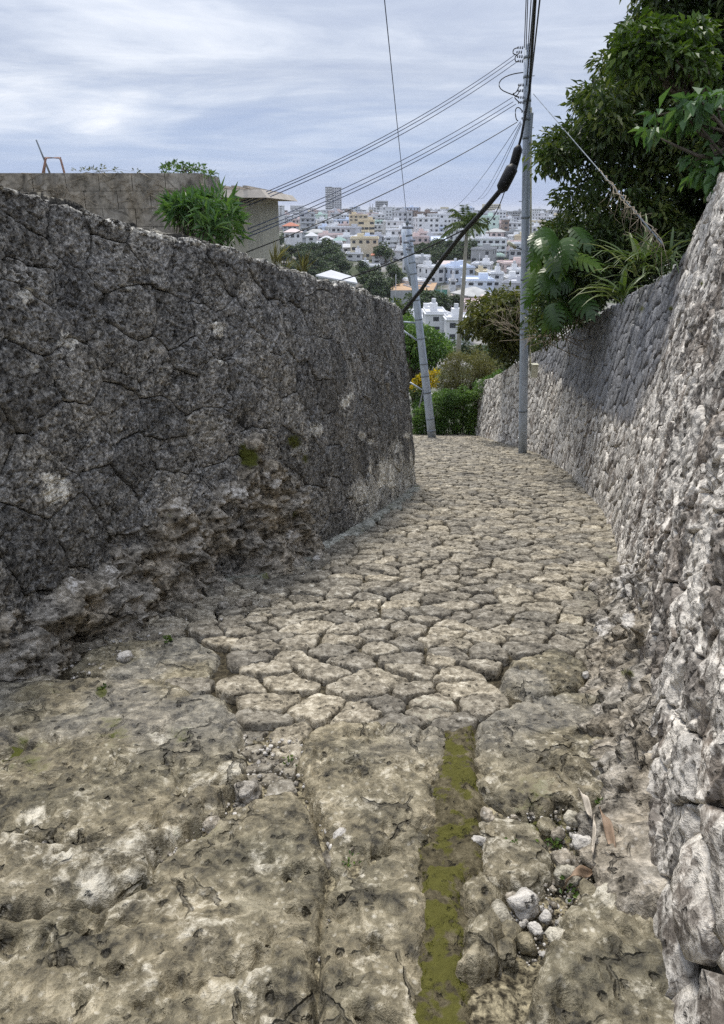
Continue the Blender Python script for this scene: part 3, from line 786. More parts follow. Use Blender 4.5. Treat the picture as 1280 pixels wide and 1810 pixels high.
def outcrop(wl, poly_px, name, mat, parent, amp, sampf, res=0.014, holes=(), flare=0.0, attrf=None, hmax=1.6, soft=0.25):
    sh = [wl.pick(u, v, None, l_end if wl is LW else None) for u, v in poly_px]
    sh = [(p[0], -0.7 if p[1] < 0.12 else p[1]) for p in sh]
    a = np.asarray(sh); s0, s1 = a[:, 0].min() - 0.2, a[:, 0].max() + 0.2
    ss = np.arange(s0, s1, res); hs = np.arange(-0.12, min(hmax, a[:, 1].max() + 0.15), res)
    S, Hh = np.meshgrid(ss, hs); B, N = wl.map(S.ravel(), Hh.ravel())
    d = poly_dist(S.ravel(), Hh.ravel(), sh) + 0.05 * fbm(B, 5, 3)
    m = sstep(-0.03, soft, d)
    bump = sampf(B, m)
    f = flare * np.exp(-np.clip(Hh.ravel(), 0, 9) / 0.22)
    dd = -0.14 + m * (amp + bump) + m * f
    u, v = proj(B)
    for a_, b_, r_, dp in holes: dd -= dp * np.exp(-((u - a_) ** 2 + (v - b_) ** 2) / (r_ * r_))
    V = B + N * dd[:, None]
    V += (0.02 * m)[:, None] * np.stack([fbm(B, 9, 2, 0.5, 50.0), fbm(B, 9, 2, 0.5, 60.0), fbm(B, 9, 2, 0.5, 70.0)], 1)
    n, k = len(ss), len(hs); ii = (np.arange(k - 1)[:, None] * n + np.arange(n - 1)[None]).ravel()
    keep = m.reshape(k, n); km = np.maximum.reduce([keep[:-1, :-1], keep[1:, :-1], keep[:-1, 1:], keep[1:, 1:]]).ravel() > 0.001
    ii = ii[km]
    o = obj_np(name, V, np.stack([ii, ii + 1, ii + n + 1, ii + n], 1), mat, None, attrs=attrf(V) if attrf else None)
    return under(o, parent)

def rock_lumps(B, m):
    l = fbm(B, 2.6, 3, 0.5, 12.0); r = ridged(B, 5.5, 4, 3.3)
    Bl = B * np.array([1, 1, 1.7])
    return 0.09 * l + 0.07 * (ridged(Bl, 4.5, 4, 3.3) - 0.8) + 0.035 * fbm(B, 14, 4, 0.6) - 0.24 * np.maximum(0, fbm(Bl, 3.4, 3, 0.5, 44.0) - 0.18)
OUT_L = [(-60, 1075), (60, 1040), (150, 985), (235, 935), (255, 870), (330, 838), (350, 880), (420, 800), (415, 760), (455, 742), (490, 800), (540, 860), (556, 950), (556, 980), (440, 1015), (300, 1062), (150, 1128), (-60, 1235)]
outcrop(LW, OUT_L, 'bedrock_foot', M['outcrop'], wall_l, 0.22, rock_lumps, soft=0.20, holes=[(388, 995, 22, .22), (415, 1000, 20, .18), (125, 1135, 24, .2), (440, 745, 20, .12), (430, 935, 14, .1), (55, 1060, 16, .12), (500, 960, 14, .12)], flare=0.10,
        attrf=lambda V: {'tone': np.maximum(blobs(V, [(330, 890, 40, .5), (420, 880, 50, .5), (480, 850, 30, .55), (520, 950, 24, .75), (130, 1030, 40, .5), (200, 1010, 40, .45), (370, 950, 40, .4)]), 0.1), 'moss': blobs(V, [(440, 810, 24, .95), (300, 910, 16, .5), (520, 910, 12, .6), (100, 1030, 20, .5), (270, 1060, 30, .35), (360, 1070, 40, .4)])})
OUT_R = [(1000, 1235), (1012, 1180), (1040, 1120), (1075, 1060), (1110, 985), (1150, 930), (1180, 1000), (1190, 1150), (1200, 1300), (1180, 1420), (1130, 1420), (1105, 1330), (1100, 1250)]
rsh = [RW.pick(1150, 1620), RW.pick(1090, 960)]
def r_lumps(B, m):
    return 0.06 * fbm(B, 3.2, 3, 0.5, 21.0) + 0.05 * (ridged(B, 5.5, 4, 8.3) - 0.8) + 0.03 * fbm(B, 13, 4, 0.6) - 0.12 * np.maximum(0, fbm(B, 5.0, 3, 0.5, 47.0) - 0.22)
OUT_R2 = [(1192, 1850), (1150, 1600), (1120, 1400), (1108, 1250), (1100, 1130), (1095, 1050), (1093, 990), (1120, 960), (1150, 940), (1165, 1000), (1165, 1120), (1180, 1230), (1170, 1400), (1190, 1600), (1230, 1850)]
outcrop(RW, OUT_R2, 'bedrock_foot', M['outcrop'], wall_r, 0.10, r_lumps, flare=0.20, soft=0.22, hmax=1.1,
        attrf=lambda V: {'tone': blobs(V, [(1110, 1030, 50, .6), (1060, 1110, 40, .5), (1110, 1095, 16, .9), (1150, 960, 40, .7)]), 'moss': blobs(V, [(1110, 1190, 16, .6), (1080, 1250, 30, .35), (1100, 1330, 40, .35), (1110, 1560, 40, .3)])})

# right wall stones
rngr = random.Random(9)
r_end = RW.s[np.argmin(np.hypot(RW.x - RFOOT[16][0], RW.y - RFOOT[16][1]))]
def rsize(s, h): return 0.19 + 0.07 * math.sin(2.1 * s + 3 * h) * math.sin(3.3 * h - s) + 0.05 * min(1, max(0, (s - 8) / 8))
rs0 = RW.pick(1280, 1300)[0]
rseeds = scatter(rngr, rs0 - 1.0, r_end + 1.6, 0.0, 3.7, rsize, 16000, lambda s, h: h < RH(s) + 0.1)
rc = voronoi(rseeds, list(range(len(rseeds))), 0.30)
RS = Stones(RW.map, 12, warp=0.02, warpf=6.0, flip=True)
rorder = sorted(rc, key=lambda i: rseeds[i][0] if rseeds[i][0] > rs0 + 0.0 else 99)
nk = 0
for i in rorder:
    s_, h_ = rseeds[i]; poly = rc[i]
    sa, sb = s_ - 0.3, s_ + 0.3; ha, hb = RH(sa), RH(sb)
    nx, ny = -(hb - ha), (sb - sa); poly = clip_half(poly, nx, ny, nx * sa + ny * (ha + rngr.uniform(-0.03, 0.03)))
    if len(poly) < 3: continue
    poly = clip_half(poly, 0, -1, 0.08)
    if len(poly) < 3 or np.ptp(np.asarray(poly)[:, 1]) < 0.05: continue
    near = nk < 300 and s_ > rs0; nk += near
    A, R = (84, 18) if near and s_ < rs0 + 3 else (52, 11) if near else (18, 5)
    RS.add(poly, A, R, gap=rngr.uniform(0.002, 0.009) if s_ < rs0 + 2.5 else rngr.uniform(0.003, 0.010), edge=rngr.uniform(0.006, 0.02), depth=0.06, bulge=rngr.uniform(0.0, 0.008), lift=rngr.uniform(-0.010, 0.010), tilt=0.03, smooth=2 if near else 1, key=near)
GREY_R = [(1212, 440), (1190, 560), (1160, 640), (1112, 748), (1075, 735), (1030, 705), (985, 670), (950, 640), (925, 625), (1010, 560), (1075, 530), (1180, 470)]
def right_disp(B, N, e, uv, off):
    near = sstep(9, 4, B[:, 1])
    u, v = proj(B); grey = sstep(-10, 25, poly_dist(u, v, GREY_R))
    return (1 - 0.6 * grey) * (0.013 * fbm(B + off * 0.05, 5, 3) + 0.008 * (ridged(B, 11, 3, 2.2) - 0.7) + 0.018 * near * fbm(B, 4, 4, 0.6, 90.0) + 0.006 * near * fbm(B, 17, 3, 0.6) + 0.006 * near * (ridged(B, 6, 3, 5.0) - 0.8) - 0.045 * near * np.maximum(0, fbm(B, 9, 3, 0.5, 14.0) - 0.3))
RS.solve(right_disp)
def right_attr(V, it):
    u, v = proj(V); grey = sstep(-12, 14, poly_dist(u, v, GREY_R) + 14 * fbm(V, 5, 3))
    n = fbm(V, 1.8, 3, 0.5, 55.0); n2 = fbm(V, 6, 3, 0.5, 66.0)
    t = 0.50 + 0.35 * n + 0.40 * n2 + 0.10 * sstep(2.0, 7.0, V[:, 1])
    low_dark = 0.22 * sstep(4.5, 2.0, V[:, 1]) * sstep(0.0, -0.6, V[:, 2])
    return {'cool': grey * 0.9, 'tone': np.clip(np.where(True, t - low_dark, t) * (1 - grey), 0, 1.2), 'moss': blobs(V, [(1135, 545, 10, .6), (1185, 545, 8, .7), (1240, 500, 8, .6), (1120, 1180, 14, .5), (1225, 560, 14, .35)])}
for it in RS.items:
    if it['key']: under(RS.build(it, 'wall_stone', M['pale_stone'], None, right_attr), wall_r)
o = RS.join([it for it in RS.items if not it['key']], 'distant_wall_stones', M['pale_stone'], None, right_attr); tag(under(o, wall_r), kind='stuff')
print('right stones', len(RS.items))

# ---- cement gutter along the foot of the left wall
gs = np.arange(LW.pick(330, 1045)[0], l_end - 0.1, 0.03); wv = np.linspace(-0.02, 1, 9)
Bg, Ng = LW.map(gs, np.zeros(len(gs))); rows = []
for w_ in wv:
    rows.append(Bg + Ng * np.array([1, 1, 0]) * (w_ * np.clip(0.13 + 0.09 * fbm(Bg, 2.0, 3) + 0.07 * fbm(Bg, 8.0, 3), 0.03, 0.4))[:, None])
V = np.vstack(rows); V[:, 2] = G(V[:, 0], V[:, 1]) + 0.026 - 0.05 * np.repeat(wv > 0.95, len(gs)) + 0.012 * fbm(V, 6, 3) + 0.008 * fbm(V, 25, 2)
n = len(gs); ii = (np.arange(len(wv) - 1)[:, None] * n + np.arange(n - 1)[None]).ravel()
obj_np('gutter_strip', V, np.stack([ii, ii + n, ii + n + 1, ii + 1], 1), M['cement'], pavement, attrs={'moss': 0.25 + 0.5 * fbm(V, 4, 3)})['label'] = 'pale cement gutter strip along the dark wall'

# ------------------------------------------------------------------ ground held up behind the walls
def terrace(wl, name, s0, s1, thick, drop, reach, rise, mat):
    ss = np.arange(s0, s1, 0.3); H = wl.H(ss); B, N = wl.map(ss, H); Nh = N.copy(); Nh[:, 2] = 0
    rows = []
    for t in np.linspace(0, 1, 14):
        w_ = thick + t * reach
        P_ = B - Nh * w_; P_[:, 2] += -drop + rise * t * reach; rows.append(P_)
    P_ = rows[-1].copy(); P_[:, 2] -= 12; rows.append(P_)
    V = np.vstack(rows); V[:, 2] += 0.10 * fbm(V, 0.8, 3) * np.repeat(np.arange(len(rows)) < 14, len(ss))
    n = len(ss); ii = (np.arange(len(rows) - 1)[:, None] * n + np.arange(n - 1)[None]).ravel()
    return tag(obj_np(name, V, np.stack([ii, ii + 1, ii + n + 1, ii + n], 1), mat), kind='structure')
M['soil'] = plain('dark leaf litter', (0.045, 0.038, 0.022), 0.95, 0.5, 5.0, bump=0.03)
terrace(RW, 'hillside', 5.0, r_end + 1.0, 0.62, 0.12, 9.0, 0.10, M['soil'])
terrace(LW, 'garden_ground', 3.0, l_end + 0.3, 0.50, 0.35, 6.0, -0.08, M['soil'])

# ------------------------------------------------------------------ foliage builders
def unit(v): return v / (np.linalg.norm(v, axis=-1, keepdims=True) + 1e-9)

def leaf_arrays(c, ax, nr, L, W, fold=0.25):
    """folded four-point leaves: base c, along ax, facing nr"""
    n = len(c); ax = unit(ax); side = unit(np.cross(ax, nr)); up = np.cross(side, ax)
    L = np.broadcast_to(L, n)[:, None]; W = np.broadcast_to(W, n)[:, None]
    mid = c + ax * L * 0.45
    V = np.stack([c, mid + side * W * 0.5 + up * W * fold, c + ax * L - up * L * 0.12, mid - side * W * 0.5 + up * W * fold], 1).reshape(-1, 3)
    k = np.arange(n)[:, None] * 4
    return V, np.concatenate([k + np.array([[0, 1, 2]]), k + np.array([[0, 2, 3]])])

def crown_arrays(rs, clumps, per, L, W, droop=0.4, shell=0.35, squash=0.8):
    cs, axs, nrs = [], [], []
    for (c, r) in clumps:
        n = max(6, int(per * (0.7 + 0.6 * rs.rand())))
        d = unit(rs.normal(size=(n, 3))); d[:, 2] = np.abs(d[:, 2]) * np.where(rs.rand(n) < 0.8, 1, -1)
        d = unit(d)
        rad = r * (shell + (1 - shell) * rs.rand(n)) ** 0.7
        p = np.asarray(c) + d * rad[:, None] * np.array([1, 1, squash])
        cs.append(p); axs.append(d * 0.7 + np.array([0, 0, -droop]) + rs.normal(size=(n, 3)) * 0.45); nrs.append(d * 0.5 + np.array([0, 0, 0.8]) + rs.normal(size=(n, 3)) * 0.4)
    c = np.vstack(cs); n = len(c)
    return leaf_arrays(c, np.vstack(axs), np.vstack(nrs), L * rs.uniform(0.6, 1.25, n), W * rs.uniform(0.7, 1.2, n))

def px_clumps(rs, poly, d0, d1, n, r0, r1):
    a = np.asarray(poly, float); out = []
    while len(out) < n:
        u = rs.uniform(a[:, 0].min(), a[:, 0].max()); v = rs.uniform(a[:, 1].min(), a[:, 1].max())
        d = rs.uniform(d0, d1); r = rs.uniform(r0, r1)
        if poly_dist(np.array([u]), np.array([v]), poly)[0] < r * 0.75 * FPX / d: continue
        out.append((at(u, v, d), r))
    return out

def tree(name, base, clumps, per, L, W, leaf, label, cat='tree', group=None, trunk_r=0.12, limbs=14, seed=0, droop=0.4, kind=None, split_y=None, shell=0.35, squash=0.8, bark='bark', fork=0.55):
    rs = np.random.RandomState(seed); root = empty(name, base); base = np.asarray(base, float)
    V, F = crown_arrays(rs, clumps, per, L, W, droop, shell, squash)
    under(obj_np('crown', V, F, M[leaf], None, smooth=False), root)
    cen = np.mean([c for c, r in clumps], axis=0)
    fk = base * (1 - fork) + cen * fork; mb = MB()
    mb.tube([base - [0, 0, 0.3], base * 0.6 + fk * 0.4 + rs.normal(size=3) * 0.06, fk], [trunk_r * 1.25, trunk_r, trunk_r * 0.8], 8)
    idx = rs.permutation(len(clumps))[:limbs]
    for i in idx:
        c = np.asarray(clumps[i][0]); m = (fk + c) / 2 + rs.normal(size=3) * 0.12 * np.linalg.norm(c - fk) + [0, 0, 0.08 * np.linalg.norm(c - fk)]
        mb.tube([fk, m, c], [trunk_r * 0.55, trunk_r * 0.32, trunk_r * 0.12], 5)
    under(mb.build('trunk', M[bark], None, True), root)
    tag(root, label, cat, group)
    return root

RS1 = np.random.RandomState(21)
# ---- the big dark tree over the right wall
BIG = [(1180, -420), (1120, -180), (1118, 30), (1080, 75), (1045, 120), (1010, 170), (975, 205), (950, 255), (938, 292), (955, 322), (985, 325), (975, 350), (975, 385), (1000, 410), (1020, 430), (1100, 450), (1210, 470), (1500, 420), (1700, 100), (1600, -420)]
cl = px_clumps(RS1, BIG, 12.6, 16.5, 640, 0.32, 0.70)
tree('broadleaf_tree', (8.0, 14.5, at(1200, 470, 14.5)[2] - 0.8), cl, 230, 0.155, 0.068, 'leaf_dark', 'big dark green broadleaf tree hanging over the right wall', trunk_r=0.22, limbs=60, seed=1, droop=0.55)
top = [(1100, 40), (1180, 20), (1260, 30), (1270, 150), (1200, 160), (1120, 160), (1080, 130)]
cl = px_clumps(RS1, top, 8.2, 9.2, 34, 0.16, 0.30)
tree('broadleaf_tree', (5.6, 9.2, 0.6), cl, 90, 0.12, 0.055, 'leaf_lime', 'fresh light green leafy boughs at the top right, in front of the dark tree', trunk_r=0.07, limbs=34, seed=2, droop=0.6, fork=0.8)
br = [(1128, 200), (1165, 190), (1240, 160), (1300, 150), (1300, 340), (1215, 330), (1200, 290), (1235, 262), (1200, 235), (1140, 250)]
cl = px_clumps(RS1, br, 6.2, 6.8, 26, 0.07, 0.15)
tree('broadleaf_tree', (4.6, 6.2, 1.3), cl, 15, 0.15, 0.085, 'leaf_grey', 'drooping bough of large heart shaped green leaves at the right edge of the picture', trunk_r=0.05, limbs=26, seed=3, droop=0.9, fork=0.75)

# ---- undergrowth on the hillside below it
und = [(945, 405), (975, 380), (1010, 385), (1060, 380), (1180, 370), (1260, 380), (1215, 470), (1075, 548), (1000, 590), (930, 640), (910, 650), (930, 560), (945, 480)]
cl = px_clumps(RS1, und, 12.5, 17.0, 230, 0.2, 0.42)
tree('shrub', (5.4, 14.0, 0.0), cl, 130, 0.13, 0.05, 'leaf_dark', 'dark tangled undergrowth along the top of the right wall', 'shrub', trunk_r=0.05, limbs=50, seed=4)

def monstera_mesh():
    V, F, T_ = [], [], []; k = 6
    for sgn in (-1, 1):
        for i in range(k):                       # broad lobes cut by narrow notches
            t0 = -0.10 + 0.98 * i / k; t1 = t0 + 0.98 / k; wm = 0.44 * math.sin(math.pi * (0.22 + 0.70 * (i + 0.5) / k)) ** 0.7; sw = 0.10 + 0.10 * i / k
            pts = [(0, t0), (0.12, t0 + 0.01), (wm * 0.75, t0 + 0.02 + sw * 0.6), (wm, t0 + 0.07 + sw), (wm * 0.94, t1 - 0.02 + sw), (wm * 0.6, t1 - 0.035 + sw * 0.5), (0.12, t1), (0, t1)]
            b = len(V)
            for x, y in pts: V.append((sgn * x, y, 0.10 * x - 0.75 * x * x - 0.30 * y * y))
            for q in ((0, 1, 6, 7), (1, 2, 5, 6), (2, 3, 4, 5)):
                q = [b + j for j in q]; F.append(q if sgn > 0 else q[::-1])
    b = len(V); V += [(-0.14, 0.86, -0.24), (0.14, 0.86, -0.24), (0.0, 1.10, -0.42)]; T_.append([b, b + 1, b + 2])
    return mesh_np('leaf', np.array(V), [np.array(F), np.array(T_)], False, None, M['leaf_monstera'])
MON = monstera_mesh()
def leaf_objs(root, mesh, items, name='leaf'):
    """items: (position, axis, normal, length)"""
    from mathutils import Matrix
    for p, ax, nr, L in items:
        ax = np.asarray(ax, float); ax = ax / np.linalg.norm(ax); sd = np.cross(ax, nr); sd /= np.linalg.norm(sd); up = np.cross(sd, ax)
        m = Matrix(((sd[0] * L, ax[0] * L, up[0] * L, p[0]), (sd[1] * L, ax[1] * L, up[1] * L, p[1]), (sd[2] * L, ax[2] * L, up[2] * L, p[2]), (0, 0, 0, 1)))
        o = bpy.data.objects.new(name, mesh); COL.objects.link(o); o.parent = root
        o.matrix_parent_inverse = Matrix.Translation(-Vector(root.location)); o.matrix_basis = m
def monstera(label, spots, d, size, seed, base):
    rs = np.random.RandomState(seed); root = empty('split_leaf_plant', base); items = []; mb = MB()
    for (u, v) in spots:
        p = at(u, v, d + rs.uniform(-0.5, 0.5)); ax = np.array([rs.normal() * 0.5 - 0.2, -0.55 + rs.normal() * 0.25, -0.55 + rs.normal() * 0.3]); nr = np.array([rs.normal() * 0.3, -0.55, 0.8])
        items.append((p, ax, nr, size * rs.uniform(0.75, 1.15)))
        b = np.asarray(base) + rs.normal(size=3) * 0.15; mb.tube([b, (b + p) / 2 + [0, 0.1, 0.12], p], [0.012, 0.010, 0.007], 4)
    leaf_objs(root, MON, items); under(mb.build('stem', M['leaf_hedge'], None, True), root)
    tag(root, label, 'plant', 'split leaf plants on the hillside'); return root
rs = np.random.RandomState(31)
monstera('upper split leaf plant with bright leaves beside the upright pole', [(rs.uniform(955, 1025), rs.uniform(400, 455)) for _ in range(8)] + [(975, 408), (1005, 425), (990, 440)], 12.0, 0.50, 32, at(1000, 500, 12.6))
monstera('lower split leaf plant with hanging leaves close to the upright pole', [(rs.uniform(948, 1035), rs.uniform(465, 545)) for _ in range(19)], 12.6, 0.48, 33, at(990, 590, 13.2))

def strap_mesh(seed):
    rs = np.random.RandomState(seed); k = 8; V = []; Q = []
    for i in range(k):
        t = i / (k - 1); wd = 0.030 * math.sin(math.pi * min(0.97, 0.18 + 0.8 * t)) + 0.002
        y = t * 0.92; z = 0.42 * t - 0.62 * t * t * (0.8 + 0.3 * rs.rand())
        V += [(-wd, y, z + wd * 0.5), (0, y, z), (wd, y, z + wd * 0.5)]
        if i: b = 3 * (i - 1); Q += [(b, b + 1, b + 4, b + 3), (b + 1, b + 2, b + 5, b + 4)]
    return mesh_np('leaf', np.array(V), np.array(Q), True, None, M['leaf_strap'])
STRAP = [strap_mesh(i) for i in range(3)]
def strap_plant(label, u, v, d, n, L, seed, lean=(-0.4, -0.3)):
    rs = np.random.RandomState(seed); p = at(u, v, d); root = empty('strap_leaf_plant', p)
    for i in range(n):
        a = rs.uniform(0, 2 * np.pi); e = rs.uniform(0.1, 1.0)
        ax = np.array([math.cos(a) + lean[0], math.sin(a) * 0.8 + lean[1], e]); leaf_objs(root, STRAP[i % 3], [(p + rs.normal(size=3) * 0.05, ax, (ax[0] * -0.4, ax[1] * -0.4, 1.0), L * rs.uniform(0.6, 1.1))])
    tag(root, label, 'plant', 'strap leaf plants above the right wall'); return root
strap_plant('large strap leaf plant with arching leaves above the grey stretch of wall', 1128, 478, 9.3, 34, 0.80, 41, (-0.7, -0.3))
strap_plant('lower strap leaf plant spilling over the wall top, nearest the split leaf plants', 1100, 528, 9.9, 26, 0.75, 42, (-0.6, -0.3))
strap_plant('dry strap leaf plant beside the step in the wall top', 1172, 470, 7.6, 24, 0.55, 43, (0.0, -0.2))

# ---- trees and shrubs at the end of the lane
SM = [(812, 560), (835, 530), (870, 512), (915, 500), (935, 520), (950, 560), (945, 640), (905, 650), (875, 640), (850, 600), (815, 605)]
cl = px_clumps(RS1, SM, 22.0, 25.0, 90, 0.28, 0.55)
tree('broadleaf_tree', (6.2, 23.5, -4.2), cl, 75, 0.22, 0.10, 'leaf_olive', 'small olive green tree leaning over the lane left of the upright pole', trunk_r=0.10, limbs=40, seed=5, droop=0.5)
LT = [(690, 545), (725, 552), (775, 585), (800, 600), (805, 625), (780, 655), (720, 665), (690, 640)]
cl = px_clumps(RS1, LT, 31.0, 35.0, 70, 0.45, 0.8)
tree('broadleaf_tree', (2.6, 33.0, -11.5), cl, 120, 0.20, 0.09, 'leaf_hedge', 'dense green tree behind the leaning pole', trunk_r=0.15, limbs=30, seed=6)
DB = [(768, 650), (800, 618), (835, 610), (875, 618), (895, 655), (860, 690), (800, 705), (765, 695)]
cl = px_clumps(RS1, DB, 29.5, 31.5, 60, 0.3, 0.55)
tree('shrub', (4.6, 30.5, -8.8), cl, 110, 0.16, 0.03, 'leaf_dry', 'dry olive brown shrub above the hedge', 'shrub', trunk_r=0.05, limbs=40, seed=7)
YC = [(726, 665), (735, 655), (775, 655), (778, 682), (745, 692), (726, 690)]
cl = px_clumps(RS1, YC, 28.6, 29.2, 18, 0.13, 0.22)
tree('shrub', (2.4, 28.9, -6.7), cl, 55, 0.20, 0.06, 'leaf_yellow', 'yellow leaved shrub just behind the leaning pole', 'shrub', trunk_r=0.03, limbs=10, seed=8)
DK = [(722, 680), (745, 685), (765, 690), (760, 730), (722, 735)]
cl = px_clumps(RS1, DK, 28.2, 28.8, 20, 0.15, 0.3)
tree('shrub', (2.3, 28.5, -7.3), cl, 60, 0.18, 0.07, 'leaf_dark', 'dark leafy shrub under the yellow shrub', 'shrub', trunk_r=0.03, limbs=10, seed=9)
LB = [(690, 520), (705, 525), (728, 545), (735, 590), (700, 600), (680, 560)]
cl = px_clumps(RS1, LB, 36, 39, 26, 0.4, 0.7)
tree('broadleaf_tree', (2.0, 38, -12), cl, 90, 0.22, 0.09, 'leaf_dark', 'dark tree top peeping out behind the far corner of the dark wall', trunk_r=0.14, limbs=14, seed=10)

def hedge(label, poly, d0, d1, n, base, seed, group=None):
    rs = np.random.RandomState(seed); cl = px_clumps(rs, poly, d0, d1, n, 0.16, 0.30)
    root = empty('hedge', base); V, F = crown_arrays(rs, cl, 170, 0.075, 0.05, 0.2, 0.5, 1.0)
    under(obj_np('foliage', V, F, M['leaf_hedge'], None, smooth=False), root); mb = MB()
    for c, r in cl[::3]:
        mb.tube([[c[0], c[1], base[2]], c], [0.012, 0.006], 4)
    under(mb.build('stem', M['bark'], None), root); tag(root, label, 'hedge', group)
hedge('clipped green hedge at the far end of the paving', [(724, 735), (735, 705), (775, 690), (825, 682), (868, 655), (905, 638), (892, 700), (850, 778), (780, 780), (724, 780)], 27.2, 28.6, 230, (3.8, 27.8, -7.5), 51)

# ------------------------------------------------------------------ things behind the left wall
M['block'] = rock_mat('weathered concrete block', ((0.12, 0.11, 0.09), (0.34, 0.31, 0.26), (0.55, 0.51, 0.44)), (0.5, 0.47, 0.4), scale=10, bump=0.004, streak=0.6, rndv=0.12, warm=(1.1, 1.0, 0.85))
bz = at(200, 306, 9.0)[2]; bx1 = at(352, 330, 9.0)[0]; bx0 = bx1 - 4.9
bw = empty('block_wall', (bx1, 9.0, bz - 1.0)); tag(bw, 'weathered concrete block wall behind the dark wall, weeds on top', 'wall', kind='thing')
under(MB().box(bx0, 9.03, bz - 1.6, bx1 - 0.03, 10.2, bz - 0.02).build('wall_core', M['block'], None), bw)
rngb = random.Random(3)
for r_ in range(5):
    zt = bz - r_ * 0.2; x = bx1 - (0.0 if r_ % 2 == 0 else 0.2); first = True
    xr = bx1
    while xr > bx0:
        xl = xr - (0.398 if not (first and r_ % 2) else 0.198); first = False
        j = rngb.uniform(-0.006, 0.006)
        b_ = MB().box(xl + 0.004, 8.985 + j, zt - 0.196, xr - 0.004, 9.06, zt); under(b_.build('block', M['block'], None), bw); xr = xl
    yb = 9.065
    while yb < 10.0 and r_ < 4:
        b_ = MB().box(bx1 - 0.08, yb + 0.004, zt - 0.196, bx1 + 0.012 + rngb.uniform(-0.004, 0.004), yb + 0.394, zt); under(b_.build('block', M['block'], None), bw); yb += 0.398
M['rust'] = plain('rusty pale pipe', (0.30, 0.19, 0.16), 0.7, 0.3, 20)
ch = empty('chair_frame', at(95, 305, 9.5)); mb = MB()
for dd in (0.0, 0.28):
    a_, b_, c_, d_ = at(78 - dd * 8, 306, 9.4 + dd), at(80, 279, 9.4 + dd), at(107, 279, 9.4 + dd), at(114, 306, 9.4 + dd)
    under(MB().tube([a_, b_ + (0, 0, -0.02), b_ * 0.9 + c_ * 0.1, b_ * 0.1 + c_ * 0.9, c_ + (0, 0, -0.02), d_], 0.013, 6).build('leg_frame', M['rust'], None, True), ch)
for u_ in (80, 107): under(MB().tube([at(u_, 279, 9.4), at(u_, 279, 9.68)], 0.011, 6).build('rail', M['rust'], None, True), ch)
tag(ch, 'rusty metal chair frame standing on the block wall', 'chair')
o = MB().tube([at(64, 247, 9.35), at(88, 306, 9.45)], [0.009, 0.012], 6).build('metal_rod', M['galv_dark'], None, True); tag(o, 'thin dark rod leaning beside the rusty chair frame', 'rod')

# weeds and shrubs there
cl = px_clumps(np.random.RandomState(61), [(286, 395), (300, 350), (345, 345), (385, 340), (415, 352), (432, 400), (436, 440), (350, 430), (300, 415)], 6.9, 7.6, 40, 0.07, 0.15)
tree('oleander_shrub', (-1.9, 7.3, 0.2), cl, 26, 0.16, 0.034, 'leaf_grey', 'green narrow leaved shrub rising behind the dark wall', 'shrub', trunk_r=0.02, limbs=40, seed=11, droop=0.1)
cl = px_clumps(np.random.RandomState(62), [(255, 310), (270, 292), (300, 282), (330, 287), (365, 292), (382, 305), (384, 335), (372, 330), (365, 312)], 9.1, 9.6, 26, 0.03, 0.07)
tree('weed_clump', (at(330, 306, 9.35)), cl, 16, 0.06, 0.022, 'leaf_hedge', 'straggling weeds on the right end of the block wall', 'weeds', trunk_r=0.006, limbs=26, seed=12, droop=0.1)
cl = [(at(u_, v_, 9.3), 0.05) for u_, v_ in [(150, 303), (163, 302), (182, 297), (183, 303), (205, 304), (240, 305), (135, 304)]]
tree('weed_clump', (at(170, 306, 9.35)), cl, 14, 0.05, 0.018, 'leaf_olive', 'small sparse weeds at the middle of the block wall top', 'weeds', trunk_r=0.004, limbs=7, seed=13, droop=0.0)
def reed(u, v, d, n, hgt, seed, label, mat='leaf_dry'):
    rs = np.random.RandomState(seed); p = at(u, v, d); root = empty('grass_tuft', p); c = np.repeat(p[None], n, 0) + rs.normal(size=(n, 3)) * 0.02
    ax = rs.normal(size=(n, 3)) * [0.5, 0.3, 0.2] + [0.15, 0, 1]; V, F = leaf_arrays(c, ax, rs.normal(size=(n, 3)), hgt * rs.uniform(0.5, 1.1, n), 0.010)
    under(obj_np('blade', V, F, M[mat], None, smooth=False), root); tag(root, label, 'grass', 'grass tufts on the dark wall top')
reed(487, 470, 7.2, 26, 0.28, 1, 'upright yellow grass tuft behind the dark wall top')
reed(535, 482, 7.6, 26, 0.26, 2, 'leaning yellow grass tuft further down the dark wall top')
reed(505, 474, 7.4, 14, 0.14, 3, 'short grass tuft between the two yellow tufts on the wall')

# the house with the flat eave
M['house_wall'] = plain('cream render', (0.45, 0.44, 0.36), 0.8, 0.2, 1.5)
M['roof_grey'] = plain('weathered cement roof', (0.42, 0.38, 0.33), 0.9, 0.25, 3.0, bump=0.01)
M['glass'] = plain('dark window glass', (0.035, 0.042, 0.05), 0.25, 0.3, 0.6, spec=0.6)
hx1 = at(437, 400, 13.0)[0]; hzr = at(437, 350, 13.0)[2]
hs = empty('house', (hx1 - 2, 14.5, -1.5)); tag(hs, 'cream house with a grey flat eave behind the shrub', 'house')
under(MB().box(hx1 - 6, 13.0, -4.0, hx1, 18.0, hzr).build('wall', M['house_wall'], None), hs)
ex1 = at(474, 345, 12.6)[0]
mb = MB(); mb.raw([(hx1 - 6.5, 12.5, hzr), (ex1, 12.5, hzr), (ex1, 18.4, hzr), (hx1 - 6.5, 18.4, hzr), (hx1 - 6.5, 12.6, hzr + 0.17), (ex1 - 0.12, 12.6, hzr + 0.13), (ex1 - 0.12, 18.3, hzr + 0.13), (hx1 - 6.5, 18.3, hzr + 0.17)], [(0, 3, 2, 1), (4, 5, 6, 7), (0, 1, 5, 4), (1, 2, 6, 5), (2, 3, 7, 6), (3, 0, 4, 7)])
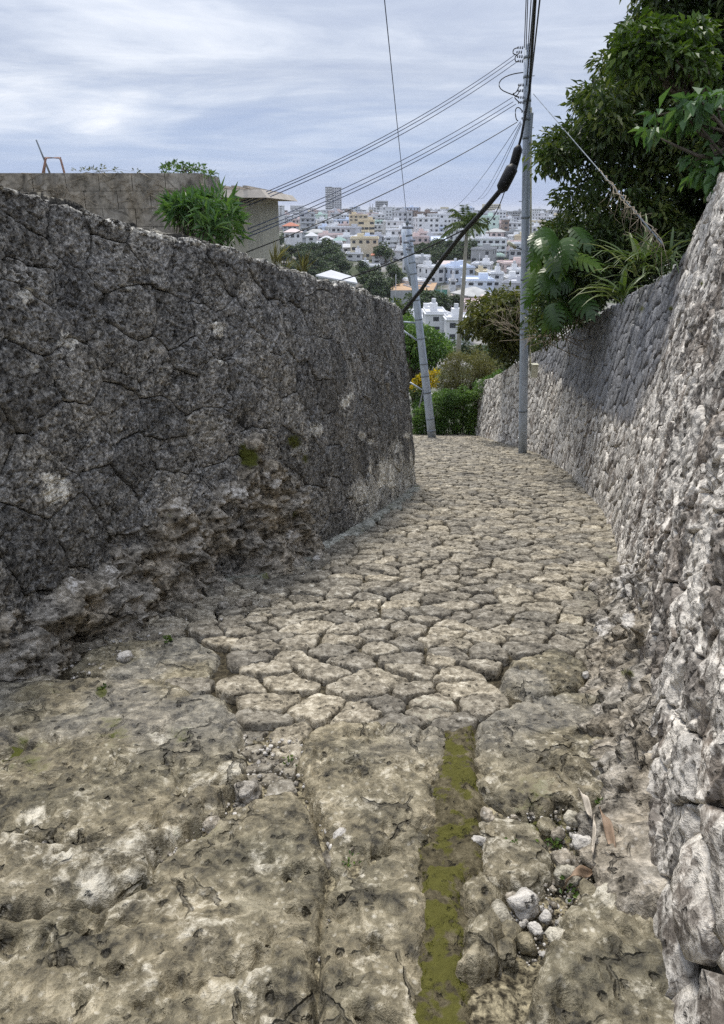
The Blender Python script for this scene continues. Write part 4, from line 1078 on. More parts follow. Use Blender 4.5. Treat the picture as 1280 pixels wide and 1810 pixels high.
rf = under(mb.build('roof', M['roof_grey'], None), hs)
for k in range(9):
    xk = ex1 - 0.35 - k * 0.19
    MB().box(xk - 0.07, 12.58, hzr + 0.15, xk, 18.3, hzr + 0.19).build('roof_rib', M['roof_grey'], rf)

# ------------------------------------------------------------------ poles and wires
def pole(base, topp, r0, r1, label, bands, steps=True):
    base = np.asarray(base, float); topp = np.asarray(topp, float); root = empty('utility_pole', base)
    L = np.linalg.norm(topp - base); ts = np.linspace(-0.03, 1, 9)
    pts = [base + (topp - base) * t for t in ts]; rad = [r0 + (r1 - r0) * max(0, t) for t in ts]
    under(MB().tube(pts, rad, 20).build('shaft', M['galv'], None, True), root)
    for t in bands:
        p = base + (topp - base) * t; q = base + (topp - base) * (t + 0.06 / L); r = r0 + (r1 - r0) * t + 0.006
        under(MB().tube([p, q], r, 20).build('band', M['galv_dark'], None, True), root)
    if steps:
        for k, t in enumerate(np.arange(0.22, 0.97, 0.055)):
            p = base + (topp - base) * t; sg = 1 if k % 2 else -1; r = r0 + (r1 - r0) * t
            under(MB().tube([p + [sg * r * 0.9, 0, 0], p + [sg * (r + 0.07), -0.01, 0], p + [sg * (r + 0.07), -0.01, 0.03]], 0.009, 5).build('step_bolt', M['galv_dark'], None, True), root)
    tag(root, label, 'utility pole'); return root
pb, pt = gnd(924, 801), at(933, 78, 18.2)
P1 = pole(pb, pt, 0.118, 0.088, 'upright grey steel utility pole beside the right wall', (0.12, 0.33, 0.345, 0.47, 0.62, 0.80, 0.84, 0.88, 0.93, 0.97))
under(MB().tube([at(937, 655, 18.05), at(938, 560, 18.05), at(938.5, 400, 18.1), at(939, 190, 18.1)], 0.022, 8).build('conduit', M['vent_pvc'], None, True), P1)
c_ = at(940, 655, 18.0); under(MB().box(c_[0] - 0.02, c_[1] - 0.1, c_[2] - 0.17, c_[0] + 0.14, c_[1] + 0.05, c_[2] + 0.15).build('junction_box', M['vent_pvc'], None), P1); jb = [c for c in P1.children if c.name.startswith('junction_box')][0]
MB().box(c_[0] - 0.03, c_[1] - 0.11, c_[2] + 0.152, c_[0] + 0.15, c_[1] + 0.06, c_[2] + 0.18).build('box_lid', M['vent_pvc'], jb)
c_ = at(938, 225, 18.1); under(MB().box(c_[0] - 0.03, c_[1] - 0.06, c_[2] - 0.33, c_[0] + 0.03, c_[1] + 0.06, c_[2] + 0.30).build('cable_guard', M['galv'], None), P1)
arm = MB().tube([at(922, 441, 18.0), at(908, 436, 17.9)], 0.018, 6).build('lamp_arm', M['galv_dark'], None, True); under(arm, P1)
MB().tube([at(912, 438, 17.85), at(898, 428, 17.8)], 0.045, 8).build('lamp_head', M['vent_pvc'], arm, True)
M['porcelain'] = plain('insulator', (0.25, 0.27, 0.32), 0.3, 0.2)
for (u_, v_) in [(918, 84), (916, 92), (917, 100), (918, 108), (919, 150), (918, 160), (919, 172), (919, 181), (925, 197), (925, 209)]:
    p = at(u_, v_, 18.1); mb = MB()
    for k in range(3): mb.tube([p + [0.06 - k * 0.05, 0, 0], p + [0.085 - k * 0.05, 0, 0]], 0.035 - 0.004 * k, 8)
    under(mb.build('insulator', M['porcelain'], None, True), P1)
for (pts_) in [[(917, 84), (908, 86), (906, 95), (913, 97)], [(918, 94), (910, 100), (911, 110), (918, 108)], [(919, 150), (912, 165), (905, 165), (915, 172)], [(925, 128), (905, 130), (881, 140), (880, 158), (900, 165), (918, 172)], [(924, 197), (917, 188), (910, 192), (912, 212), (916, 214)], [(919, 160), (915, 168), (908, 172), (919, 182)]]:
    q = np.array([at(u_, v_, 17.95) for u_, v_ in pts_]); t = np.linspace(0, len(q) - 1, 14); q = np.stack([np.interp(t, range(len(q)), q[:, i]) for i in range(3)], 1)
    for _ in range(3): q[1:-1] = 0.5 * q[1:-1] + 0.25 * (q[:-2] + q[2:])
    under(MB().tube(q, 0.012, 5).build('jumper_wire', M['cable'], None, True), P1)

p2b, p2t = gnd(764, 773), at(721, 398, 26.5)
P2 = pole(p2b, p2t, 0.165, 0.115, 'leaning grey steel utility pole at the end of the lane', (0.03, 0.09, 0.22, 0.3, 0.36, 0.48, 0.57, 0.66, 0.78, 0.83, 0.9, 0.95))
for (a_, b_) in [((738, 571), (714, 569)), ((742, 605), (714, 585))]:
    under(MB().tube([at(*a_, 26.2), at(*b_, 26.0)], 0.035, 6).build('stay_arm', M['galv'], None, True), P2)
under(MB().tube([at(741, 720, 25.8), at(748, 690, 25.7), at(725, 676, 25.6)], 0.03, 6).build('guard_pipe', M['galv'], None, True), P2)
under(MB().tube([at(728, 505, 26.7), at(719, 470, 26.7), at(712, 405, 26.8)], 0.075, 8).build('side_tube', M['galv'], None, True), P2)
for (u_, v_) in [(716, 402), (726, 402), (718, 428), (729, 425), (722, 440)]:
    p = at(u_, v_, 26.2); under(MB().tube([p - [0.10, 0, 0], p + [0.10, 0, 0]], 0.05, 8).build('insulator', M['porcelain'], None, True), P2)

def wire(pts, r, mat, label, group=None, name='overhead_wire', cat='wire', sides=5):
    o = MB().tube(pts, r, sides).build(name, M[mat], None, True); tag(o, label, cat, group); return o
WA = 'service wires between the upright pole and the cream house'
for k, (a_, b_) in enumerate([((910, 97), (398, 368)), ((911, 103), (400, 372)), ((913, 110), (403, 377))]):
    wire(sagline(at(*a_, 18.1), at(*b_, 12.45), 0.22), 0.009, 'wire', ['topmost', 'second', 'third'][k] + ' wire of the upper three running from the upright pole to the house eave', WA)
for k, (a_, b_) in enumerate([((906, 172), (420, 412)), ((907, 180), (420, 420)), ((912, 184), (425, 424))]):
    wire(sagline(at(*a_, 18.1), at(*b_, 12.9), 0.16), 0.009, 'wire', ['topmost', 'middle', 'lowest'][k] + ' wire of the lower three running from the upright pole to the house wall', WA)
wire(sagline(at(914, 216, 18.1), at(436, 446, 12.9), 0.15), 0.010, 'cable', 'single dark wire sagging below the two sets of three wires', WA)
for k, (a_, b_) in enumerate([((920, 215), (784, 372)), ((921, 217), (833, 355)), ((922, 219), (845, 350))]):
    wire(sagline(at(*a_, 18.1), at(*b_, 60), 0.6), 0.008, 'wire', ['lowest', 'middle', 'steepest'][k] + ' of the thin drop wires fanning from the upright pole to the palm', 'thin drop wires')
# wires running back overhead towards the viewer
for k, (u_, v_, u2, sg) in enumerate([(927, 84, 929, .1), (930, 88, 932, .1), (933, 92, 937, .1), (931, 150, 941, .1), (937, 160, 951, .1)]):
    a_ = at(u_, v_, 18.1); dz = 0.262; e_ = ray(u2, 31); s_ = (a_[2] + 18.1 * dz - EYE[2]) / (e_[2] / e_[1] + dz)
    m_ = at(u2, 31, s_); f_ = a_ + (m_ - a_) * (30.0 / (18.1 - s_))
    wire([a_, m_, f_], 0.016 if k > 2 else 0.011, 'cable', ['first', 'second', 'third', 'fourth', 'rightmost'][k] + ' overhead wire from the left rising from the upright pole out of the picture top', 'overhead wires towards the viewer')
a_ = at(926, 250, 17.95); b_ = at(936, 160, 18.0); e_ = ray(944, 31); s_ = (b_[2] + 18 * 0.262 - EYE[2]) / (e_[2] / e_[1] + 0.262); m_ = at(944, 31, s_)
f_ = b_ + (m_ - b_) * (30.0 / (18 - s_))
wire([at(916, 262, 17.9), at(922, 240, 17.9), at(930, 195, 17.92), b_, b_ * 0.6 + m_ * 0.4, m_, f_], 0.030, 'cable', 'thick black cable running down the upright pole from above', name='overhead_cable', cat='cable', sides=8)
a_ = p2t + [0, 0, -0.1]; e_ = ray(683, 31); s_ = (a_[2] + 26.5 * 0.27 - EYE[2]) / (e_[2] / e_[1] + 0.27); m_ = at(683, 31, s_)
wire(np.array([a_, m_, a_ + (m_ - a_) * (38.0 / (26.5 - s_))]), 0.009, 'wire', 'lone thin wire rising from the leaning pole to the picture top')
p = a_ + (m_ - a_) * 0.055; o = MB().tube([p - [0, 0, 0.1], p, p + [0, 0, 0.1]], [0.03, 0.07, 0.03], 8).build('wire_clamp', M['galv_dark'], None, True); tag(o, 'small dark clamp on the lone thin wire above the leaning pole', 'clamp')
# fat black cable with two splice closures
A0, B0 = at(916, 262, 17.9), at(708, 553, 24.0)
th_ = [at(916, 262, 17.9), at(905, 300, 18.0), at(890, 330, 18.2), at(860, 366, 18.8), at(820, 410, 20), at(780, 460, 21.3), at(745, 512, 22.8), at(708, 556, 24.0), at(690, 590, 25)]
wire(np.array(th_), 0.064, 'cable', 'thick black cable sloping from the upright pole down behind the dark wall', name='overhead_cable', cat='cable', sides=8)
wire(np.array([x + [0.02, -0.08, 0.05] for x in th_[2:]]), 0.018, 'cable', 'slim messenger wire lashed along the thick sloping cable', name='messenger_wire', sides=5)
for (a_, b_, r_, lb) in [((918, 256), (905, 304), .105, 'upper black splice closure hanging at the upright pole'), ((909, 290), (884, 340), .145, 'lower and larger black splice closure on the sloping cable')]:
    p, q = at(*a_, 17.85), at(*b_, 18.0); tt = [0, .08, .15, .5, .85, .92, 1]; rr = [.35, .7, 1, 1.03, 1, .7, .35]
    o = MB().tube([p + (q - p) * t for t in tt], [r_ * x for x in rr], 14).build('splice_closure', M['cable'], None, True); tag(o, lb, 'splice closure', 'black splice closures at the pole')
wire(sagline(at(895, 330, 18.0), at(850, 388, 19.2), 0.35), 0.012, 'cable', 'slack loop of black wire below the splice closures')
wire(sagline(at(822, 405, 19.9), at(606, 494, 22.5), 0.1), 0.020, 'cable', 'black branch cable leaving the thick cable towards the left', 'branch cables', name='overhead_cable', cat='cable')
wire(sagline(at(700, 455, 20.5), at(560, 505, 22.5), 0.1), 0.010, 'cable', 'thin black wire just under the black branch cable', 'branch cables')
wire(sagline(at(709, 405, 26.6), at(676, 470, 22.0), 0.25), 0.012, 'cable', 'short black wire hanging left from the leaning pole top')
# guy wire with hanging creeper
g0, g1 = at(943, 166, 18.1), at(1172, 432, 7.4)
wire(np.array([g0, g0 * 0.5 + g1 * 0.5, g1]), 0.008, 'galv_dark', 'straight guy wire from the upright pole down into the undergrowth', name='guy_wire')
rs = np.random.RandomState(71); cr = empty('creeper', g1); mb = MB()
for k in range(42):
    t = 0.70 + 0.30 * rs.rand() ** 0.6; p = g0 + (g1 - g0) * t; L = rs.uniform(0.05, 0.32) * (1.0 if rs.rand() > 0.15 else 1.9)
    q = p + [rs.normal() * 0.1, rs.normal() * 0.06, -L]; mb.tube([p + rs.normal(size=3) * 0.02, (p + q) / 2 + rs.normal(size=3) * 0.07, q], [0.004, 0.003, 0.002], 4)
for k in range(2):
    ts = np.linspace(0.70, 1.0, 24); mb.tube([g0 + (g1 - g0) * t + rs.normal(size=3) * 0.02 for t in ts], 0.006, 4)
under(mb.build('stem', M['twig'], None, True), cr); tag(cr, 'dry creeper strands hanging from the guy wire', 'creeper')

# ---- bare twigs
def twigs(label, u, v, d, n, L, seed, tilt=(0, 0, 1)):
    rs = np.random.RandomState(seed); p = at(u, v, d); root = empty('bare_bush', p); mb = MB()
    for k in range(n):
        a = unit(rs.normal(size=3) * [0.7, 0.5, 0.5] + np.asarray(tilt)); q = p + rs.normal(size=3) * 0.15; e = q + a * L * rs.uniform(0.5, 1.1); m_ = (q + e) / 2 + rs.normal(size=3) * 0.06 * L
        mb.tube([q, m_, e], [0.012, 0.008, 0.004], 4)
        for _ in range(3):
            f_ = m_ + (e - m_) * rs.rand(); mb.tube([f_, f_ + (a + rs.normal(size=3) * 0.6) * L * 0.3], [0.006, 0.003], 4)
    under(mb.build('stem', M['twig'], None, True), root); tag(root, label, 'bush')
twigs('bare pale twigs beside the upright pole above the wall', 915, 580, 20.5, 20, 0.9, 81, (-0.5, 0, 0.8))
twigs('tangle of bare brown twigs right of the upright pole', 985, 590, 14.0, 26, 0.8, 82, (0.4, 0, 0.3))

# ---- palm
pp = at(812, 590, 60.0); pc = at(826, 396, 60.0)
pr = empty('palm_tree', (pp[0], 60.0, T(pp[0], 60.0) - 0.2)); tag(pr, 'slender palm tree with a bare pale trunk down the slope', 'tree')
b_ = np.array(pr.location); under(MB().tube([b_, pp, (pp + pc) / 2 + [0.05, 0, 0], pc], [0.24, 0.19, 0.16, 0.13], 8).build('trunk', M['palm_bark'], None, True), pr)
rs = np.random.RandomState(91)
for k in range(17):
    a = k * 2.4 + rs.normal() * 0.2; el = rs.uniform(-0.1, 1.35); L = rs.uniform(1.7, 2.5); d0 = np.array([math.cos(a) * math.cos(el), math.sin(a) * math.cos(el), math.sin(el)])
    mid = [pc + d0 * L * t + np.array([0, 0, -0.75 * t * t * (1 + 0.3 * rs.rand())]) for t in np.linspace(0, 1, 9)]
    mb = MB().tube(mid, [0.035] * 4 + [0.02] * 5, 4); cs, ax = [], []
    for i in range(1, 9):
        for f_ in np.linspace(0, 1, 5, endpoint=False):
            p = mid[i - 1] + (mid[i] - mid[i - 1]) * f_; tg = unit(mid[i] - mid[i - 1]); sd = unit(np.cross(tg, [0, 0, 1.0]))
            for sg in (-1, 1): cs.append(p); ax.append(sd * sg * 0.8 + tg * 0.7 + np.array([0, 0, -0.45]) + rs.normal(size=3) * 0.1)
    V, F = leaf_arrays(np.array(cs), np.array(ax), np.repeat([[0, 0, 1.0]], len(cs), 0), 0.55, 0.07); mb.raw(V, T=F)
    under(mb.build('frond', M['leaf_palm'], None), pr)

# ------------------------------------------------------------------ the town across the valley
def wallmat(name, col): M[name] = plain(name + ' render', col, 0.85, 0.07, 0.25); return name
WCOL = {'white': (0.66, 0.67, 0.69), 'pale grey': (0.48, 0.49, 0.52), 'cream': (0.62, 0.56, 0.42), 'grey': (0.36, 0.37, 0.38), 'pinkish': (0.62, 0.52, 0.50), 'mint': (0.56, 0.68, 0.62), 'pale blue': (0.58, 0.64, 0.75), 'brown': (0.27, 0.21, 0.18), 'beige': (0.60, 0.52, 0.38)}
for k_, c_ in WCOL.items(): wallmat(k_, c_)
M['red tile'] = plain('red roof tile', (0.42, 0.16, 0.10), 0.85, 0.2, 1.0)
M['teal roof'] = plain('teal roof', (0.20, 0.30, 0.28), 0.8, 0.2, 1.0)
M['grey roof'] = plain('stained concrete roof', (0.40, 0.40, 0.39), 0.9, 0.25, 0.4)
M['white roof'] = plain('white roof paint', (0.50, 0.51, 0.53), 0.8, 0.12, 0.4)
M['far_glass'] = plain('far window glass', (0.05, 0.055, 0.065), 0.3, 0.3, 0.4)
M['net'] = plain('green net', (0.10, 0.26, 0.20), 0.9, 0.2, 1.0)
M['clay'] = plain('orange clay court', (0.42, 0.28, 0.17), 0.95, 0.15, 0.2)
WIN = {}
def win_mesh(w_, h_):
    k = (round(w_, 1), round(h_, 1))
    if k not in WIN: WIN[k] = MB().box(-k[0] / 2, -0.05, 0, k[0] / 2, 0.05, k[1]).mesh('window', M['far_glass'])
    return WIN[k]

def building(name, cx, cy, zb, w_, dp, h_, rz, wall, floors, roof='flat', roofmat='grey roof', wins='joined', balcony=False, tank=True, label=None, cat='house', group=None, seed=0, deep=4.0, win_w=1.5):
    """box body with openings on the front and sides, roof with parapet or hips, roof tank; front faces -Y"""
    rg = random.Random(seed); root = empty(name, (cx, cy, zb), rz)
    MB().box(-w_ / 2, -dp / 2, -deep, w_ / 2, dp / 2, h_).build('wall', M[wall], root)
    if roof == 'flat':
        mb = MB().box(-w_ / 2 - 0.35, -dp / 2 - 0.45, h_ - 0.02, w_ / 2 + 0.35, dp / 2 + 0.35, h_ + 0.22)
        for (x0, y0, x1, y1) in ((-w_ / 2, -dp / 2, w_ / 2, -dp / 2 + 0.2), (-w_ / 2, dp / 2 - 0.2, w_ / 2, dp / 2), (-w_ / 2, -dp / 2 + 0.2, -w_ / 2 + 0.2, dp / 2 - 0.2), (w_ / 2 - 0.2, -dp / 2 + 0.2, w_ / 2, dp / 2 - 0.2)):
            mb.box(x0, y0, h_ + 0.22, x1, y1, h_ + 0.75)
        mb.build('roof', M[roofmat if roofmat != 'grey roof' else wall], root)
    elif roof in ('hip', 'gable'):
        e = 0.6; rr = 0.19 * dp; ix = 0.0 if roof == 'gable' else dp * 0.42
        x0, x1, y0, y1 = -w_ / 2 - e, w_ / 2 + e, -dp / 2 - e, dp / 2 + e; ix = min(ix, w_ / 2 - 0.1)
        mb = MB().raw([(x0, y0, h_), (x1, y0, h_), (x1, y1, h_), (x0, y1, h_), (x0, y0, h_ + 0.25), (x1, y0, h_ + 0.25), (x1, y1, h_ + 0.25), (x0, y1, h_ + 0.25), (x0 + ix, 0, h_ + 0.25 + rr), (x1 - ix, 0, h_ + 0.25 + rr)],
                      [(0, 3, 2, 1), (0, 1, 5, 4), (1, 2, 6, 5), (2, 3, 7, 6), (3, 0, 4, 7), (4, 5, 9, 8), (6, 7, 8, 9)], [(5, 6, 9), (7, 4, 8)])
        mb.build('roof', M[roofmat], root)
    fh = h_ / floors; nx = max(1, int(w_ / 3.0)); ny = max(1, int(dp / 3.6)); spots = []
    for f_ in range(floors):
        z = f_ * fh + fh * 0.32
        for i in range(nx):
            if rg.random() < 0.10: continue
            spots.append(((i + 0.5) * w_ / nx - w_ / 2, -dp / 2, z, 0, win_w if rg.random() < 0.7 else win_w * 1.3))
        for sx in (-1, 1):
            for i in range(ny):
                if rg.random() < 0.3: continue
                spots.append((sx * w_ / 2, (i + 0.5) * dp / ny - dp / 2, z, 1, win_w * 0.8))
    if wins == 'each':
        for (x, y, z, sd, ww) in spots:
            o = bpy.data.objects.new('window', win_mesh(ww, fh * 0.45)); COL.objects.link(o); o.parent = root; o.location = (x, y, z)
            if sd: o.rotation_euler = (0, 0, math.pi / 2)
    else:
        mb = MB()
        for (x, y, z, sd, ww) in spots:
            if sd: mb.box(x - 0.05, y - ww / 2, z, x + 0.05, y + ww / 2, z + fh * 0.45)
            else: mb.box(x - ww / 2, y - 0.05, z, x + ww / 2, y + 0.05, z + fh * 0.45)
        if spots: mb.build('window_rows', M['far_glass'], root)['kind'] = 'stuff'
    if balcony:
        for f_ in range(floors):
            z = f_ * fh
            MB().box(-w_ / 2 + 0.1, -dp / 2 - 1.2, z - 0.1, w_ / 2 - 0.1, -dp / 2 - 0.06, z + 0.08).box(-w_ / 2 + 0.1, -dp / 2 - 1.2, z + 0.08, w_ / 2 - 0.1, -dp / 2 - 1.08, z + 0.95).build('balcony', M[wall], root)
    if tank and roof == 'flat':
        tw = min(w_ * 0.35, 3.2); tx0 = rg.uniform(-w_ / 2 + 0.4, w_ / 2 - tw - 0.4)
        MB().box(tx0, -0.5, h_ + 0.2, tx0 + tw, 2.2, h_ + 2.3).build('stair_head', M[wall], root); sh_ = [c for c in root.children if c.name.startswith('stair_head')][-1]
        if rg.random() < 0.6: MB().tube([(tx0 + tw * 0.5, 0.8, h_ + 2.3), (tx0 + tw * 0.5, 0.8, h_ + 3.5)], 0.6, 8).build('water_tank', M['white roof'], sh_)
    tag(root, label, cat, group); return root

TAKEN = []
def bpx(u0, u1, vt, vb, d, dp, label, wall='white', floors=2, cat='house', **kw):
    a_, b_ = at(u0, vb, d), at(u1, vb, d); t_ = at((u0 + u1) / 2, vt, d); cx = (a_[0] + b_[0]) / 2; w_ = b_[0] - a_[0]
    TAKEN.append((cx, d + dp / 2, max(w_, dp) * 0.62))
    return building('apartment_block' if cat == 'apartments' else 'house', cx, d + dp / 2, a_[2], w_, dp, t_[2] - a_[2], kw.pop('rz', 0.0), wall, floors, label=label, cat=cat, seed=int(u0 * 7 + vb), deep=10.0, wins=kw.pop('wins', 'each'), **kw)

bpx(588, 604, 332, 392, 1100, 14, 'tall pale tower block on the skyline, its plain lilac grey half', 'pale grey', 15, 'apartments', tank=False, wins='joined')
tw = bpx(576, 587.5, 331, 392, 1098, 14, 'tall tower block on the skyline, its dark latticed half with balconies', 'grey', 15, 'apartments', tank=False, win_w=2.4, wins='joined')
a_ = at(576, 392, 1098); b_ = at(587.5, 331, 1098); fh = (b_[2] - a_[2]) / 15
for k in range(15):
    for j in range(3):
        x = -(b_[0] - a_[0]) / 2 + (j + 0.5) * (b_[0] - a_[0]) / 3
        MB().box(x - 1.3, -8.2, k * fh + fh * 0.12, x + 1.3, -7.0, k * fh + fh * 0.55).build('balcony', M['white'], tw)
bpx(634, 662, 390, 418, 470, 12, 'beige apartment block with dark window columns below the skyline', 'beige', 3, 'apartments', win_w=2.6)
bpx(617, 650, 381, 392, 500, 14, 'lower beige building adjoining the block with dark window columns', 'beige', 2, 'apartments')
bpx(838, 894, 423, 454, 365, 14, 'long white apartment block with balconies behind the palm trunk', 'white', 3, 'apartments', balcony=True)
bpx(846, 890, 452, 474, 350, 12, 'mint tinted apartment block just below the long white one', 'mint', 2, 'apartments', balcony=True, win_w=2.2)
bpx(757, 788, 378, 404, 620, 16, 'white five storey apartment block left of the palm crown', 'white', 5, 'apartments', balcony=True)
bpx(758, 775, 402, 412, 560, 12, 'small white block with arched windows under the five storey one', 'white', 1)
bpx(823, 872, 497, 530, 262, 14, 'pale blue apartment block at the valley bottom right of the palm trunk', 'pale blue', 3, 'apartments', win_w=1.8)
bpx(846, 866, 482, 500, 285, 10, 'cream block rising behind the pale blue apartments', 'cream', 2)
bpx(866, 889, 484, 508, 278, 10, 'white house with two windows right of the cream block', 'white', 2)
bpx(896, 926, 492, 512, 290, 10, 'white house with a wide roof slab left of the upright pole', 'white', 2)
bpx(903, 925, 478, 490, 300, 9, 'little white house above the wide roof slab house', 'white', 1)
bpx(752, 788, 556, 590, 185, 10, 'white flat roofed house just beyond the green tree', 'white', 2)
bpx(788, 832, 566, 606, 178, 9, 'white house with stepped roofs behind the olive tree', 'white', 2)
bpx(826, 880, 540, 575, 215, 12, 'pinkish white low building beyond the olive tree', 'pinkish', 2)
bpx(612, 641, 449, 467, 345, 9, 'white two storey house with a dark ground floor opening', 'white', 2)
bpx(658, 690, 452, 466, 340, 9, 'white house under a red tiled roof', 'white', 2, roof='hip', roofmat='red tile')
bpx(636, 672, 472, 486, 315, 12, 'low white house with a flat white roof at the wood edge', 'white', 1, roofmat='white roof')
bpx(566, 588, 424, 442, 385, 9, 'white house with a pyramid roof left of the teal roofed house', 'white', 2, roof='hip', roofmat='white roof')
bpx(589, 611, 426, 441, 385, 9, 'house with a teal hipped roof', 'pinkish', 2, roof='hip', roofmat='teal roof')
bpx(622, 640, 422, 437, 390, 9, 'white house with a pale hipped roof below the beige block', 'white', 2, roof='hip', roofmat='white roof')
bpx(642, 666, 420, 437, 392, 10, 'lilac grey two storey house beside the pale hipped roof', 'pale blue', 2)
bpx(563, 594, 437, 448, 365, 10, 'white terrace house directly under the pyramid roof', 'white', 1, roofmat='white roof')
bpx(606, 628, 438, 447, 366, 8, 'small white house with a pointed corner above the two storey house', 'white', 1, roof='gable', roofmat='white roof')
bpx(638, 676, 437, 447, 368, 9, 'wide low white house between the lilac house and the red roof', 'white', 1, roofmat='white roof')
bpx(563, 590, 402, 416, 480, 12, 'lilac white house beside the dark round tree', 'pale blue', 2)
bpx(598, 616, 398, 414, 490, 10, 'pinkish flat house left of the dark tree on the slope', 'pinkish', 2)
bpx(735, 757, 412, 430, 420, 10, 'pinkish house with four windows right of the leaning pole top', 'pinkish', 2)
bpx(764, 788, 426, 446, 395, 10, 'grey blue roofed house above the dark grove', 'pinkish', 2, roof='gable', roofmat='pale blue')
bpx(777, 803, 470, 487, 320, 9, 'pale pink gabled house in the middle of the valley', 'pinkish', 2, roof='gable', roofmat='pinkish')
bpx(806, 822, 472, 486, 330, 8, 'small grey white house between the pink gable and the palm trunk', 'pale grey', 2)
bpx(796, 806, 497, 506, 280, 6, 'tiny white hut left of the palm trunk', 'white', 1, roofmat='white roof')
bpx(904, 924, 418, 450, 430, 14, 'white four storey block just left of the upright pole', 'white', 4, 'apartments')
bpx(936, 958, 402, 446, 450, 16, 'white apartment block right of the upright pole', 'white', 5, 'apartments', balcony=True)
bpx(887, 897, 391, 438, 520, 8, 'narrow brown slab tower behind the long white block', 'brown', 6, 'apartments', tank=False)
bpx(908, 924, 404, 414, 600, 14, 'low brown building behind the white four storey block', 'brown', 2)
bpx(434, 452, 356, 386, 700, 20, 'tall pale block at the edge of the cream house', 'white', 7, 'apartments')
bpx(452, 474, 362, 384, 720, 20, 'cream apartment block with rooftop poles near the cream house', 'cream', 5, 'apartments')
bpx(474, 500, 364, 382, 740, 20, 'white apartment block right of the rooftop pole block', 'white', 5, 'apartments')
bpx(500, 526, 400, 411, 520, 12, 'house with a long red roof among the trees', 'pale grey', 2, roof='hip', roofmat='red tile')
bpx(503, 532, 411, 424, 430, 10, 'house with a pale pink hipped roof above the wood', 'white', 1, roof='hip', roofmat='pinkish')
bpx(541, 560, 418, 438, 395, 9, 'white house right of the wood with an overhanging roof', 'white', 2, roof='hip', roofmat='white roof')
bpx(560, 578, 380, 392, 640, 14, 'mint green block at the foot of the tower', 'mint', 3, 'apartments')
bpx(584, 603, 378, 400, 600, 12, 'lilac block directly under the tower', 'pale grey', 4, 'apartments')
bpx(690, 712, 398, 412, 520, 12, 'pale yellow white building left of the leaning pole', 'cream', 2)
bpx(698, 727, 388, 404, 600, 16, 'broad white building behind the leaning pole top', 'white', 3, 'apartments', roofmat='white roof')
bpx(680, 706, 420, 442, 400, 10, 'white house with balconies left of the leaning pole', 'white', 3, balcony=True)
bpx(694, 716, 444, 466, 350, 9, 'white house with dark openings touching the leaning pole', 'white', 2)
bpx(733, 743, 368, 380, 900, 12, 'brown block standing up on the skyline above the leaning pole', 'brown', 3, 'apartments', tank=False)
bpx(653, 659, 372, 384, 850, 6, 'small stone tower with two thin masts on the skyline', 'beige', 2, 'apartments', tank=False)

ORANGE = [(0.46, 'white'), (0.70, 'pale grey'), (0.77, 'cream'), (0.84, 'pale blue'), (0.90, 'pinkish'), (0.96, 'grey'), (0.98, 'mint'), (1.0, 'brown')]
WOODS = [[(438, 410), (520, 405), (560, 440), (610, 470), (640, 500), (560, 500), (438, 470)], [(736, 445), (800, 430), (825, 440), (840, 480), (800, 480), (760, 470), (738, 478)], [(650, 480), (720, 480), (720, 520), (640, 510)], [(740, 520), (810, 520), (810, 545), (740, 560)]]
def zone(u, d):
    side = 'beside the cream house' if u < 500 else 'above the wood' if u < 570 else 'under the tower' if u < 640 else 'left of the leaning pole' if u < 725 else 'between the leaning pole and the palm' if u < 815 else 'behind the palm' if u < 880 else 'near the upright pole'
    return side
GEN = {}
ORD = ['leftmost', 'second from left', 'third from left', 'fourth from left', 'fifth from left', 'sixth from left', 'seventh from left', 'eighth from left', 'ninth from left', 'tenth from left']
def single_out(lab, lst):
    """look-alikes few enough to count get their place in the row"""
    lst = sorted(lst, key=lambda q: q[0]); n_ = len(lst)
    if not 2 <= n_ <= 10: return
    for i, (uu, r_) in enumerate(lst):
        t_ = lab + ', ' + ('rightmost' if i == n_ - 1 else ORD[i])
        if len(t_.split()) <= 16: r_['label'] = t_
rg = random.Random(77); made = 0; tries = 0
